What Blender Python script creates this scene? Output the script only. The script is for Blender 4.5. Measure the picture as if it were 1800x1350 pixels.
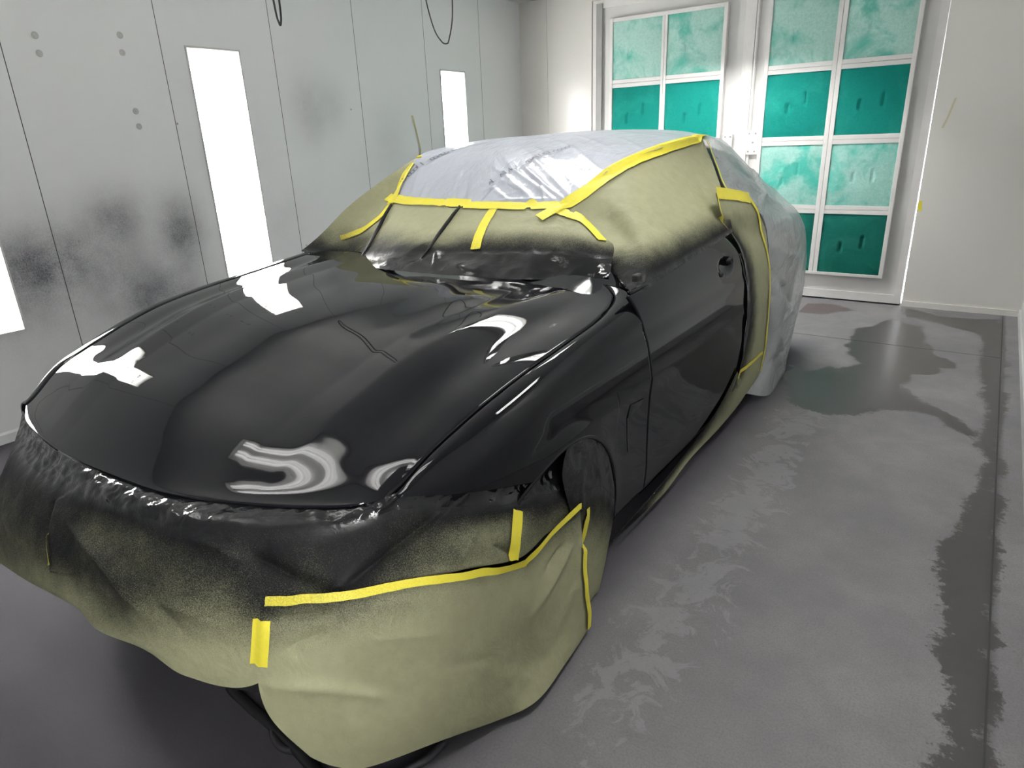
import bpy, bmesh, math, random
from mathutils import Vector, Matrix, noise
from mathutils.bvhtree import BVHTree

for o in list(bpy.data.objects):
    bpy.data.objects.remove(o)
scene = bpy.context.scene
COL = scene.collection
random.seed(4)

# ------------------------------------------------------------ camera
cam_d = bpy.data.cameras.new('camera')
cam_d.sensor_fit = 'HORIZONTAL'
cam_d.sensor_width = 36.0
cam_d.lens = 36.0 * 1165.0 / 1800.0
cam_d.clip_start = 0.02
cam = bpy.data.objects.new('camera', cam_d)
COL.objects.link(cam)
YAW, PITCH, ROLL = math.radians(-35.8), math.radians(20.23), math.radians(2.29)
fwd = Vector((math.sin(YAW) * math.cos(PITCH), math.cos(YAW) * math.cos(PITCH), -math.sin(PITCH)))
rgt = Vector((math.cos(YAW), -math.sin(YAW), 0))
dwn = fwd.cross(rgt)
r2 = rgt * math.cos(ROLL) + dwn * math.sin(ROLL)
d2 = -rgt * math.sin(ROLL) + dwn * math.cos(ROLL)
cam.matrix_world = Matrix(((r2.x, -d2.x, -fwd.x, 0), (r2.y, -d2.y, -fwd.y, 0),
                           (r2.z, -d2.z, -fwd.z, 1.45), (0, 0, 0, 1)))
scene.camera = cam

# ------------------------------------------------------------ world, exposure
w = bpy.data.worlds.new('world')
scene.world = w
w.use_nodes = True
w.node_tree.nodes['Background'].inputs[0].default_value = (0.93, 0.95, 1.0, 1)
w.node_tree.nodes['Background'].inputs[1].default_value = 6.0
scene.view_settings.view_transform = 'Standard'
scene.view_settings.look = 'None'
scene.view_settings.gamma = 1.0
scene.view_settings.use_curve_mapping = False
scene.view_settings.exposure = 0.55
TUBE_POWER = 26.0            # emission strength of the booth's tubes

# ------------------------------------------------------------ data: sheets taken off the car, metres
SHEETS = {
 'front_sheet': [
  [(-2.57,0.73,0.652,1), (-2.491,0.677,0.615,0.95), (-2.388,0.593,0.56,0.85), (-2.404,0.526,0.457,0.75), (-2.486,0.487,0.338,0.6), (-2.505,0.472,0.276,0.5)],
  [(-2.338,0.677,0.652,1), (-2.282,0.643,0.615,1), (-2.171,0.569,0.563,0.85), (-2.152,0.513,0.484,0.75), (-2.272,0.493,0.357,0.6), (-2.332,0.487,0.287,0.45)],
  [(-2.107,0.649,0.652,1), (-2.063,0.622,0.615,1), (-1.976,0.568,0.567,0.85), (-1.947,0.513,0.489,0.8), (-2.036,0.486,0.38,0.55), (-2.095,0.479,0.323,0.4)],
  [(-1.884,0.651,0.652,1), (-1.809,0.608,0.631,1), (-1.789,0.566,0.565,0.75), (-1.755,0.512,0.488,0.8), (-1.771,0.488,0.401,0.45), (-1.78,0.483,0.355,0.35)],
  [(-1.693,0.663,0.652,1), (-1.622,0.618,0.641,1), (-1.617,0.579,0.574,0.7), (-1.592,0.519,0.488,0.78), (-1.625,0.492,0.391,0.55), (-1.661,0.48,0.322,0.25)],
  [(-1.511,0.689,0.652,1), (-1.453,0.646,0.643,1), (-1.447,0.608,0.577,0.78), (-1.426,0.551,0.494,0.72), (-1.449,0.516,0.395,0.42), (-1.47,0.504,0.335,0.2)],
  [(-1.367,0.751,0.652,1), (-1.307,0.701,0.644,0.92), (-1.301,0.656,0.572,0.82), (-1.289,0.593,0.485,0.62), (-1.318,0.553,0.381,0.25), (-1.344,0.533,0.312,0.1)],
  [(-1.22,0.82,0.652,1), (-1.183,0.779,0.634,0.88), (-1.173,0.737,0.571,0.82), (-1.153,0.675,0.487,0.75), (-1.167,0.634,0.393,0.25), (-1.181,0.615,0.327,0.12)],
  [(-1.103,0.909,0.652,1), (-1.091,0.886,0.639,1), (-1.088,0.856,0.601,0.84), (-1.083,0.815,0.558,0.82), (-1.075,0.78,0.52,0.85), (-1.071,0.761,0.497,0.75)],
  [(-1.05,0.973,0.667,1), (-1.047,0.967,0.645,1), (-1.035,0.949,0.606,0.84), (-1.016,0.923,0.561,0.82), (-0.996,0.896,0.518,0.75), (-0.982,0.877,0.482,0.6)],
  [(-0.994,1.116,0.64,1), (-0.988,1.107,0.62,1), (-0.971,1.087,0.582,0.9), (-0.948,1.058,0.537,0.6), (-0.926,1.032,0.493,0.6), (-0.913,1.016,0.453,0.4)],
  [(-0.946,1.308,0.588,1), (-0.936,1.294,0.571,1), (-0.915,1.266,0.536,0.95), (-0.892,1.234,0.492,0.55), (-0.875,1.211,0.443,0.5), (-0.871,1.205,0.393,0.35)],
  [(-0.942,1.462,0.585,1), (-0.932,1.446,0.569,1), (-0.913,1.415,0.538,1), (-0.89,1.379,0.499,0.9), (-0.871,1.35,0.457,0.7), (-0.865,1.339,0.414,0.5)],
  [(-0.939,1.614,0.58,1), (-0.93,1.599,0.565,1), (-0.911,1.57,0.536,1), (-0.889,1.535,0.499,0.95), (-0.872,1.508,0.46,0.85), (-0.864,1.497,0.421,0.7)],
 ],
 'apron_sheet': [
  [(-1.188,0.662,0.503,0.9), (-1.175,0.636,0.443,0.6), (-1.182,0.616,0.335,0.12), (-1.156,0.611,0.236,0.05), (-1.086,0.644,0.128,0.03)],
  [(-1.122,0.716,0.504,0.9), (-1.111,0.698,0.467,0.55), (-1.112,0.673,0.365,0.1), (-1.088,0.662,0.222,0), (-1.044,0.679,0.097,0)],
  [(-1.06,0.777,0.499,0.7), (-1.048,0.759,0.46,0.5), (-1.043,0.743,0.362,0.1), (-1.019,0.732,0.216,0), (-0.993,0.737,0.075,0)],
  [(-0.977,0.892,0.487,0.45), (-0.966,0.878,0.449,0.35), (-0.957,0.872,0.356,0.05), (-0.925,0.877,0.196,0), (-0.901,0.897,0.06,0)],
  [(-0.911,1.029,0.458,0.35), (-0.904,1.023,0.409,0.2), (-0.893,1.022,0.311,0), (-0.863,1.039,0.149,0), (-0.836,1.048,0.018,0)],
  [(-0.871,1.207,0.404,0.35), (-0.866,1.205,0.351,0.15), (-0.854,1.195,0.261,0), (-0.833,1.189,0.102,0), (-0.785,1.135,0.018,0)],
  [(-0.865,1.349,0.423,0.6), (-0.859,1.351,0.349,0.25), (-0.843,1.347,0.242,0), (-0.826,1.348,0.118,0), (-0.802,1.338,0.018,0)],
  [(-0.865,1.498,0.428,0.8), (-0.858,1.498,0.344,0.35), (-0.842,1.487,0.236,0), (-0.826,1.48,0.121,0), (-0.819,1.478,0.018,0)],
 ],
 'arch_sheet': [
  [(-0.9,1.521,0.615,1), (-0.88,1.447,0.553,1), (-0.86,1.45,0.446,0.8), (-0.86,1.506,0.299,0.35), (-0.87,1.548,0.102,0.05), (-0.88,1.593,-0.097,0)],
  [(-0.9,1.595,0.608,1), (-0.875,1.537,0.514,1), (-0.855,1.528,0.408,0.85), (-0.855,1.557,0.272,0.4), (-0.865,1.592,0.075,0.05), (-0.88,1.604,-0.096,0)],
  [(-0.9,1.689,0.554,1), (-0.88,1.669,0.453,1), (-0.86,1.648,0.346,0.8), (-0.86,1.65,0.217,0.45), (-0.87,1.648,0.06,0.1), (-0.88,1.612,-0.092,0)],
  [(-0.9,1.769,0.471,1), (-0.885,1.788,0.354,1), (-0.87,1.762,0.263,0.85), (-0.865,1.725,0.185,0.6), (-0.87,1.681,0.051,0.15), (-0.88,1.616,-0.088,0)],
 ],
 'windshield_sheet': [
  [(-2.48,2.653,1.368,0), (-2.54,2.459,1.27,0), (-2.6,2.286,1.166,0.1), (-2.64,2.137,1.054,0.55), (-2.66,2.018,0.985,1)],
  [(-2.42,2.635,1.371,0), (-2.45,2.493,1.246,0), (-2.5,2.329,1.129,0.1), (-2.54,2.165,1.019,0.6), (-2.56,2.034,0.965,1)],
  [(-2.385,2.607,1.32,0), (-2.38,2.413,1.193,0), (-2.39,2.304,1.116,0.12), (-2.41,2.175,1.012,0.7), (-2.415,2.059,0.942,1)],
  [(-2.02,2.332,1.182,0), (-2.034,2.247,1.134,0), (-2.042,2.157,1.083,0.3), (-2.003,2.013,1.023,0.85), (-1.97,1.895,0.97,1)],
  [(-1.85,2.322,1.182,0), (-1.854,2.229,1.13,0), (-1.845,2.133,1.076,0.4), (-1.8,2.017,1.017,0.95), (-1.763,1.922,0.965,1)],
  [(-1.699,2.325,1.183,0), (-1.687,2.232,1.131,0), (-1.663,2.142,1.079,0.55), (-1.617,2.045,1.015,1), (-1.579,1.965,0.959,1)],
  [(-1.562,2.334,1.183,0), (-1.53,2.247,1.132,0), (-1.492,2.16,1.081,0.6), (-1.447,2.078,1.014,1), (-1.411,2.011,0.956,1)],
  [(-1.423,2.354,1.184,0), (-1.372,2.268,1.131,0.02), (-1.326,2.186,1.081,0.62), (-1.284,2.116,1.016,1), (-1.249,2.059,0.959,1)],
  [(-1.312,2.318,1.153,0), (-1.246,2.254,1.11,0.05), (-1.194,2.195,1.07,0.65), (-1.161,2.147,1.013,1), (-1.135,2.109,0.963,1)],
  [(-1.25,2.344,1.105,0), (-1.2,2.324,1.077,0.15), (-1.14,2.264,1.054,0.6), (-1.112,2.195,1.009,1), (-1.089,2.139,0.968,1)],
 ],
 'side_sheet': [
  [(-1.425,2.313,1.17,0), (-1.33,2.305,1.113,0), (-1.23,2.27,1.057,0.15), (-1.145,2.211,1.003,0.8), (-1.085,2.15,0.949,1)],
  [(-1.37,2.421,1.223,0), (-1.25,2.39,1.143,0), (-1.12,2.304,1.079,0.1), (-1.01,2.187,1.021,0.75), (-0.945,2.071,0.943,1)],
  [(-1.32,2.571,1.286,0), (-1.18,2.446,1.198,0), (-1.06,2.337,1.114,0.1), (-0.975,2.233,1.04,0.65), (-0.932,2.183,0.956,1)],
  [(-1.275,2.772,1.348,0), (-1.15,2.645,1.239,0), (-1.04,2.523,1.135,0.05), (-0.965,2.429,1.053,0.6), (-0.925,2.383,0.982,1)],
  [(-1.265,3.087,1.389,0), (-1.14,2.958,1.273,0), (-1.03,2.799,1.163,0), (-0.96,2.703,1.079,0.55), (-0.922,2.663,1.004,1)],
  [(-1.27,3.488,1.418,0), (-1.16,3.355,1.299,0), (-1.045,3.151,1.206,0), (-0.965,3.023,1.119,0.4), (-0.918,2.967,1.033,1)],
 ],
 'rear_strip': [
  [(-0.965,2.842,1.207,0.1), (-0.945,2.873,1.116,0.5), (-0.955,3.073,1.008,0.95), (-0.919,3.123,0.918,1), (-0.9,3.171,0.791,1), (-0.887,3.178,0.64,1), (-0.903,3.245,0.463,1), (-0.907,3.197,0.311,0.9), (-0.909,3.099,0.231,0.7)],
  [(-0.965,2.971,1.192,0), (-0.945,3.021,1.104,0.1), (-0.949,3.205,0.997,0.3), (-0.915,3.236,0.901,0.5), (-0.896,3.27,0.773,0.6), (-0.888,3.297,0.613,0.7), (-0.905,3.372,0.429,0.55), (-0.907,3.319,0.283,0.4), (-0.913,3.192,0.199,0.3)],
  [(-0.965,3.11,1.176,0), (-0.945,3.18,1.092,0.01), (-0.944,3.348,0.984,0.04), (-0.911,3.36,0.882,0.07), (-0.894,3.381,0.753,0.09), (-0.893,3.435,0.581,0.1), (-0.906,3.504,0.394,0.08), (-0.908,3.453,0.252,0.06), (-0.917,3.294,0.163,0.04)],
  [(-0.965,3.314,1.152,0), (-0.945,3.416,1.074,0), (-0.936,3.558,0.966,0), (-0.908,3.543,0.855,0), (-0.892,3.541,0.724,0), (-0.898,3.627,0.537,0), (-0.907,3.693,0.343,0), (-0.912,3.658,0.203,0), (-0.928,3.455,0.107,0)],
 ],
 'sill_strip': [
  [(-0.903,3.171,0.329,0.6), (-0.905,2.958,0.235,0.8), (-0.913,2.719,0.164,0.85), (-0.92,2.508,0.127,0.9), (-0.926,2.327,0.099,1), (-0.926,2.159,0.091,1), (-0.926,1.967,0.085,1)],
  [(-0.905,3.269,0.237,0.27), (-0.913,3.108,0.166,0.36), (-0.923,2.867,0.114,0.38), (-0.926,2.581,0.094,0.45), (-0.926,2.342,0.068,0.5), (-0.926,2.145,0.069,0.81), (-0.926,1.92,0.075,0.85)],
  [(-0.922,3.433,0.116,0), (-0.926,3.286,0.084,0), (-0.926,3.005,0.07,0), (-0.926,2.639,0.069,0.1), (-0.926,2.358,0.036,0.1), (-0.926,2.131,0.047,0.8), (-0.926,1.875,0.066,0.9)],
 ],
 'roof_film': [
  [(-2.413,2.416,1.193,0), (-2.169,2.365,1.191,0), (-1.918,2.337,1.189,0), (-1.709,2.339,1.19,0), (-1.544,2.35,1.191,0), (-1.431,2.366,1.192,0)],
  [(-2.43,2.62,1.375,0), (-2.2,2.56,1.325,0), (-1.9,2.53,1.315,0), (-1.68,2.53,1.312,0), (-1.5,2.58,1.318,0), (-1.31,2.62,1.325,0)],
  [(-2.41,2.86,1.425,0), (-2.16,2.8,1.415,0), (-1.88,2.77,1.41,0), (-1.66,2.77,1.4,0), (-1.46,2.82,1.395,0), (-1.25,2.92,1.386,0)],
  [(-2.38,3.25,1.455,0), (-2.14,3.2,1.462,0), (-1.88,3.18,1.465,0), (-1.66,3.2,1.46,0), (-1.45,3.26,1.44,0), (-1.25,3.35,1.418,0)],
  [(-2.36,3.7,1.45,0), (-2.14,3.7,1.47,0), (-1.88,3.7,1.475,0), (-1.66,3.7,1.47,0), (-1.47,3.72,1.455,0), (-1.3,3.68,1.425,0)],
 ],
 'rear_film': [
  [(-1.8,3.75,1.46,0), (-1.44,3.65,1.44,0), (-1.28,3.539,1.422,0), (-1.16,3.405,1.294,0), (-1.04,3.236,1.186,0), (-0.97,3.369,1.142,0), (-0.925,3.544,0.977,0), (-0.912,3.631,0.675,0), (-0.915,3.725,0.334,0), (-0.925,3.671,0.162,0), (-0.935,3.491,0.094,0)],
  [(-1.8,4,1.455,0), (-1.44,3.95,1.435,0), (-1.3,3.9,1.4,0), (-1.18,3.8,1.295,0), (-1.06,3.75,1.15,0), (-0.94,3.72,1.02,0), (-0.885,3.72,0.86,0), (-0.87,3.75,0.62,0), (-0.875,3.78,0.36,0), (-0.885,3.78,0.16,0), (-0.88,3.74,0.01,0)],
  [(-1.8,4.3,1.4,0), (-1.46,4.25,1.375,0), (-1.32,4.2,1.325,0), (-1.2,4.15,1.235,0), (-1.07,4.1,1.115,0), (-0.94,4.1,0.98,0), (-0.88,4.1,0.82,0), (-0.87,4.1,0.6,0), (-0.88,4.1,0.36,0), (-0.89,4.08,0.16,0), (-0.89,4.02,0.01,0)],
  [(-1.8,4.6,1.28,0), (-1.48,4.56,1.25,0), (-1.34,4.52,1.205,0), (-1.22,4.48,1.14,0), (-1.09,4.44,1.06,0), (-0.97,4.42,0.95,0), (-0.91,4.42,0.79,0), (-0.9,4.42,0.58,0), (-0.91,4.4,0.36,0), (-0.92,4.36,0.16,0), (-0.915,4.28,0.01,0)],
  [(-1.8,4.85,1.1,0), (-1.5,4.82,1.08,0), (-1.37,4.78,1.06,0), (-1.26,4.74,1.03,0), (-1.15,4.7,0.98,0), (-1.05,4.68,0.89,0), (-0.99,4.68,0.75,0), (-0.98,4.68,0.56,0), (-0.99,4.66,0.36,0), (-1,4.6,0.16,0), (-1,4.5,0.01,0)],
  [(-1.8,5.02,1.06,0), (-1.58,5,1.05,0), (-1.47,4.96,1.03,0), (-1.38,4.93,0.99,0), (-1.3,4.9,0.94,0), (-1.23,4.89,0.86,0), (-1.19,4.89,0.73,0), (-1.18,4.9,0.55,0), (-1.19,4.87,0.36,0), (-1.2,4.8,0.16,0), (-1.2,4.72,0.01,0)],
  [(-1.8,5.06,1.05,0), (-1.8,5.07,1.04,0), (-1.8,5.08,1.02,0), (-1.8,5.09,0.98,0), (-1.8,5.1,0.93,0), (-1.8,5.11,0.85,0), (-1.8,5.12,0.72,0), (-1.8,5.12,0.54,0), (-1.8,5.1,0.36,0), (-1.8,5.05,0.16,0), (-1.8,5,0.01,0)],
  [(-1.8,5.02,1.06,0), (-2.02,5,1.05,0), (-2.13,4.96,1.03,0), (-2.22,4.93,0.99,0), (-2.3,4.9,0.94,0), (-2.37,4.89,0.86,0), (-2.41,4.89,0.73,0), (-2.42,4.9,0.55,0), (-2.41,4.87,0.36,0), (-2.4,4.8,0.16,0), (-2.4,4.72,0.01,0)],
  [(-1.8,4.6,1.22,0), (-2.12,4.56,1.19,0), (-2.26,4.52,1.16,0), (-2.38,4.48,1.11,0), (-2.51,4.44,1.05,0), (-2.63,4.42,0.95,0), (-2.69,4.42,0.79,0), (-2.7,4.42,0.58,0), (-2.69,4.4,0.36,0), (-2.68,4.36,0.16,0), (-2.685,4.28,0.01,0)],
  [(-1.8,4,1.44,0), (-2.16,3.95,1.42,0), (-2.3,3.9,1.38,0), (-2.42,3.8,1.27,0), (-2.54,3.75,1.15,0), (-2.66,3.72,1.02,0), (-2.715,3.72,0.86,0), (-2.73,3.75,0.62,0), (-2.725,3.78,0.36,0), (-2.715,3.78,0.16,0), (-2.72,3.74,0.01,0)],
  [(-1.8,3.2,1.46,0), (-2.16,3.1,1.45,0), (-2.32,3,1.42,0), (-2.46,2.85,1.32,0), (-2.56,2.8,1.18,0), (-2.66,2.8,1.02,0), (-2.715,2.8,0.86,0), (-2.73,2.8,0.62,0), (-2.725,2.8,0.36,0), (-2.715,2.8,0.16,0), (-2.72,2.8,0.01,0)],
 ],
}
TAPES = {
 'ws_cross': ([(-2.462,2.434,1.196), (-2.271,2.377,1.188), (-2.026,2.34,1.186), (-1.822,2.326,1.185), (-1.592,2.338,1.186), (-1.41,2.363,1.188)], 0.05),
 'far_pillar': ([(-2.425,2.645,1.376), (-2.435,2.549,1.296), (-2.415,2.455,1.235), (-2.4,2.378,1.183)], 0.05),
 'far_fork': ([(-2.4,2.393,1.184), (-2.4,2.317,1.133), (-2.43,2.281,1.101), (-2.48,2.221,1.079), (-2.54,2.157,1.056)], 0.035),
 'ws_drop': ([(-1.72,2.32,1.18), (-1.706,2.234,1.132), (-1.682,2.156,1.088), (-1.651,2.079,1.044)], 0.042),
 'near_pillar': ([(-1.47,2.284,1.119), (-1.42,2.348,1.185), (-1.345,2.519,1.26), (-1.285,2.71,1.332), (-1.255,2.997,1.386), (-1.27,3.51,1.428)], 0.055),
 'near_fork': ([(-1.411,2.329,1.169), (-1.318,2.307,1.148), (-1.233,2.276,1.12), (-1.168,2.244,1.094)], 0.042),
 'side_edge': ([(-1.27,3.52,1.42), (-1.155,3.391,1.295), (-1.035,3.211,1.194)], 0.014),
 'strip_top': ([(-0.96,2.812,1.216), (-0.96,3.046,1.185), (-0.955,3.308,1.148)], 0.05),
 'strip_edge': ([(-0.955,3.298,1.151), (-0.94,3.398,1.076), (-0.91,3.468,0.981), (-0.895,3.51,0.846), (-0.892,3.585,0.594), (-0.895,3.644,0.358), (-0.905,3.612,0.194)], 0.022),
 'strip_low': ([(-0.9,3.144,0.323), (-0.9,3.373,0.309), (-0.897,3.603,0.304)], 0.02),
 'strip_inner': ([(-0.96,2.827,1.21), (-0.945,2.855,1.131), (-0.92,2.916,1.049)], 0.008),
 'front_long': ([(-1.179,0.667,0.502), (-1.111,0.723,0.501), (-1.042,0.793,0.493), (-0.969,0.902,0.483), (-0.908,1.036,0.454), (-0.881,1.139,0.42), (-0.87,1.22,0.397)], 0.02),
 'front_climb': ([(-0.871,1.211,0.398), (-0.867,1.293,0.426), (-0.865,1.411,0.431), (-0.865,1.504,0.425)], 0.018),
 'front_short': ([(-0.905,1.253,0.519), (-0.882,1.211,0.467), (-0.874,1.184,0.406)], 0.034),
 'arch_drop': ([(-0.863,1.536,0.396), (-0.854,1.519,0.314), (-0.844,1.48,0.249), (-0.829,1.465,0.151), (-0.823,1.471,0.075), (-0.823,1.463,0.023)], 0.024),
 'patch': ([(-1.176,0.648,0.471), (-1.173,0.633,0.423), (-1.179,0.623,0.367)], 0.042),
 'front_left': ([(-1.952,0.564,0.562), (-1.896,0.525,0.508), (-1.867,0.494,0.448)], 0.014),
}
STAINS = {
 'puddle': [[-0.921, 4.399], [-0.841, 4.351], [-0.805, 4.288], [-0.693, 4.476], [-0.622, 4.381], [-0.615, 4.493], [-0.514, 4.604], [-0.579, 4.695], [-0.648, 4.786], [-0.65, 4.894], [-0.699, 4.99], [-0.657, 5.103], [-0.695, 5.211], [-0.681, 5.322], [-0.713, 5.432], [-0.681, 5.526], [-0.599, 5.601], [-0.582, 5.7], [-0.554, 5.795], [-0.518, 5.926], [-0.442, 5.862], [-0.388, 5.763], [-0.263, 5.743], [-0.298, 5.626], [-0.233, 5.532], [-0.254, 5.419], [-0.242, 5.313], [-0.144, 5.23], [-0.166, 5.109], [-0.131, 5.007], [-0.031, 4.928], [-0.007, 4.796], [-0.101, 4.733], [-0.1, 4.609], [-0.237, 4.516], [-0.223, 4.406], [-0.264, 4.294], [-0.204, 4.208], [-0.144, 4.091], [-0.054, 4.011], [0.022, 3.942], [0.063, 3.842], [0.118, 3.756], [0.149, 3.672], [0.209, 3.514], [0.155, 3.61], [0.077, 3.692], [-0.011, 3.76], [-0.05, 3.89], [-0.169, 3.89], [-0.262, 3.858], [-0.339, 3.803], [-0.411, 3.682], [-0.515, 3.658], [-0.595, 3.619], [-0.705, 3.668], [-0.782, 3.748], [-0.789, 3.857], [-0.887, 3.932], [-0.819, 4.038], [-0.9, 4.116], [-0.925, 4.204], [-0.869, 4.308]],
 'strip': [[-0.458, 6.364], [-0.386, 6.28], [-0.293, 6.227], [-0.205, 6.131], [-0.075, 6.153], [0.055, 6.181], [0.209, 6.222], [0.172, 6.113], [0.214, 6.011], [0.233, 5.906], [0.242, 5.801], [0.214, 5.693], [0.223, 5.588], [0.234, 5.485], [0.249, 5.382], [0.209, 5.279], [0.247, 5.176], [0.25, 5.073], [0.254, 4.97], [0.205, 4.867], [0.259, 4.764], [0.208, 4.661], [0.223, 4.558], [0.239, 4.455], [0.258, 4.352], [0.223, 4.249], [0.258, 4.146], [0.235, 4.043], [0.222, 3.94], [0.222, 3.837], [0.214, 3.734], [0.208, 3.631], [0.212, 3.528], [0.244, 3.426], [0.262, 3.324], [0.212, 3.222], [0.205, 3.12], [0.261, 3.018], [0.234, 2.917], [0.226, 2.815], [0.216, 2.713], [0.237, 2.611], [0.251, 2.509], [0.228, 2.408], [0.226, 2.306], [0.204, 2.205], [0.255, 2.104], [0.202, 2.002], [0.23, 1.901], [0.248, 1.797], [0.203, 1.695], [0.237, 1.591], [0.238, 1.44], [0.101, 1.386], [0.089, 1.492], [0.127, 1.599], [0.106, 1.709], [0.123, 1.821], [0.07, 1.945], [0.091, 2.074], [0.083, 2.207], [0.052, 2.339], [0.052, 2.451], [0.036, 2.57], [0.094, 2.714], [0.104, 2.845], [0.102, 2.977], [0.124, 3.076], [0.142, 3.176], [0.142, 3.277], [0.164, 3.376], [0.157, 3.478], [0.119, 3.579], [0.119, 3.681], [0.137, 3.783], [0.143, 3.885], [0.15, 3.987], [0.163, 4.089], [0.151, 4.191], [0.118, 4.291], [0.107, 4.4], [0.131, 4.512], [0.1, 4.62], [0.095, 4.73], [0.093, 4.84], [0.089, 4.95], [0.083, 5.054], [0.107, 5.158], [0.086, 5.262], [0.112, 5.366], [0.099, 5.47], [0.082, 5.574], [0.091, 5.669], [0.009, 5.767], [-0.112, 5.816], [-0.196, 5.908], [-0.315, 5.967], [-0.405, 6.03], [-0.448, 6.134], [-0.442, 6.244]],
 'rust': [[-1.286, 6.149], [-1.178, 6.153], [-1.078, 6.2], [-0.962, 6.204], [-0.795, 6.055], [-0.911, 5.957], [-0.988, 5.82], [-1.096, 5.801], [-1.233, 5.802], [-1.221, 5.92], [-1.284, 6.02]],
}
PLEATS = [[(-2.383, 2.379, 1.169), (-2.329, 2.211, 1.062), (-2.278, 2.044, 0.971)], [(-1.904, 2.314, 1.176), (-1.882, 2.143, 1.081), (-1.846, 1.965, 0.993)]]
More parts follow.
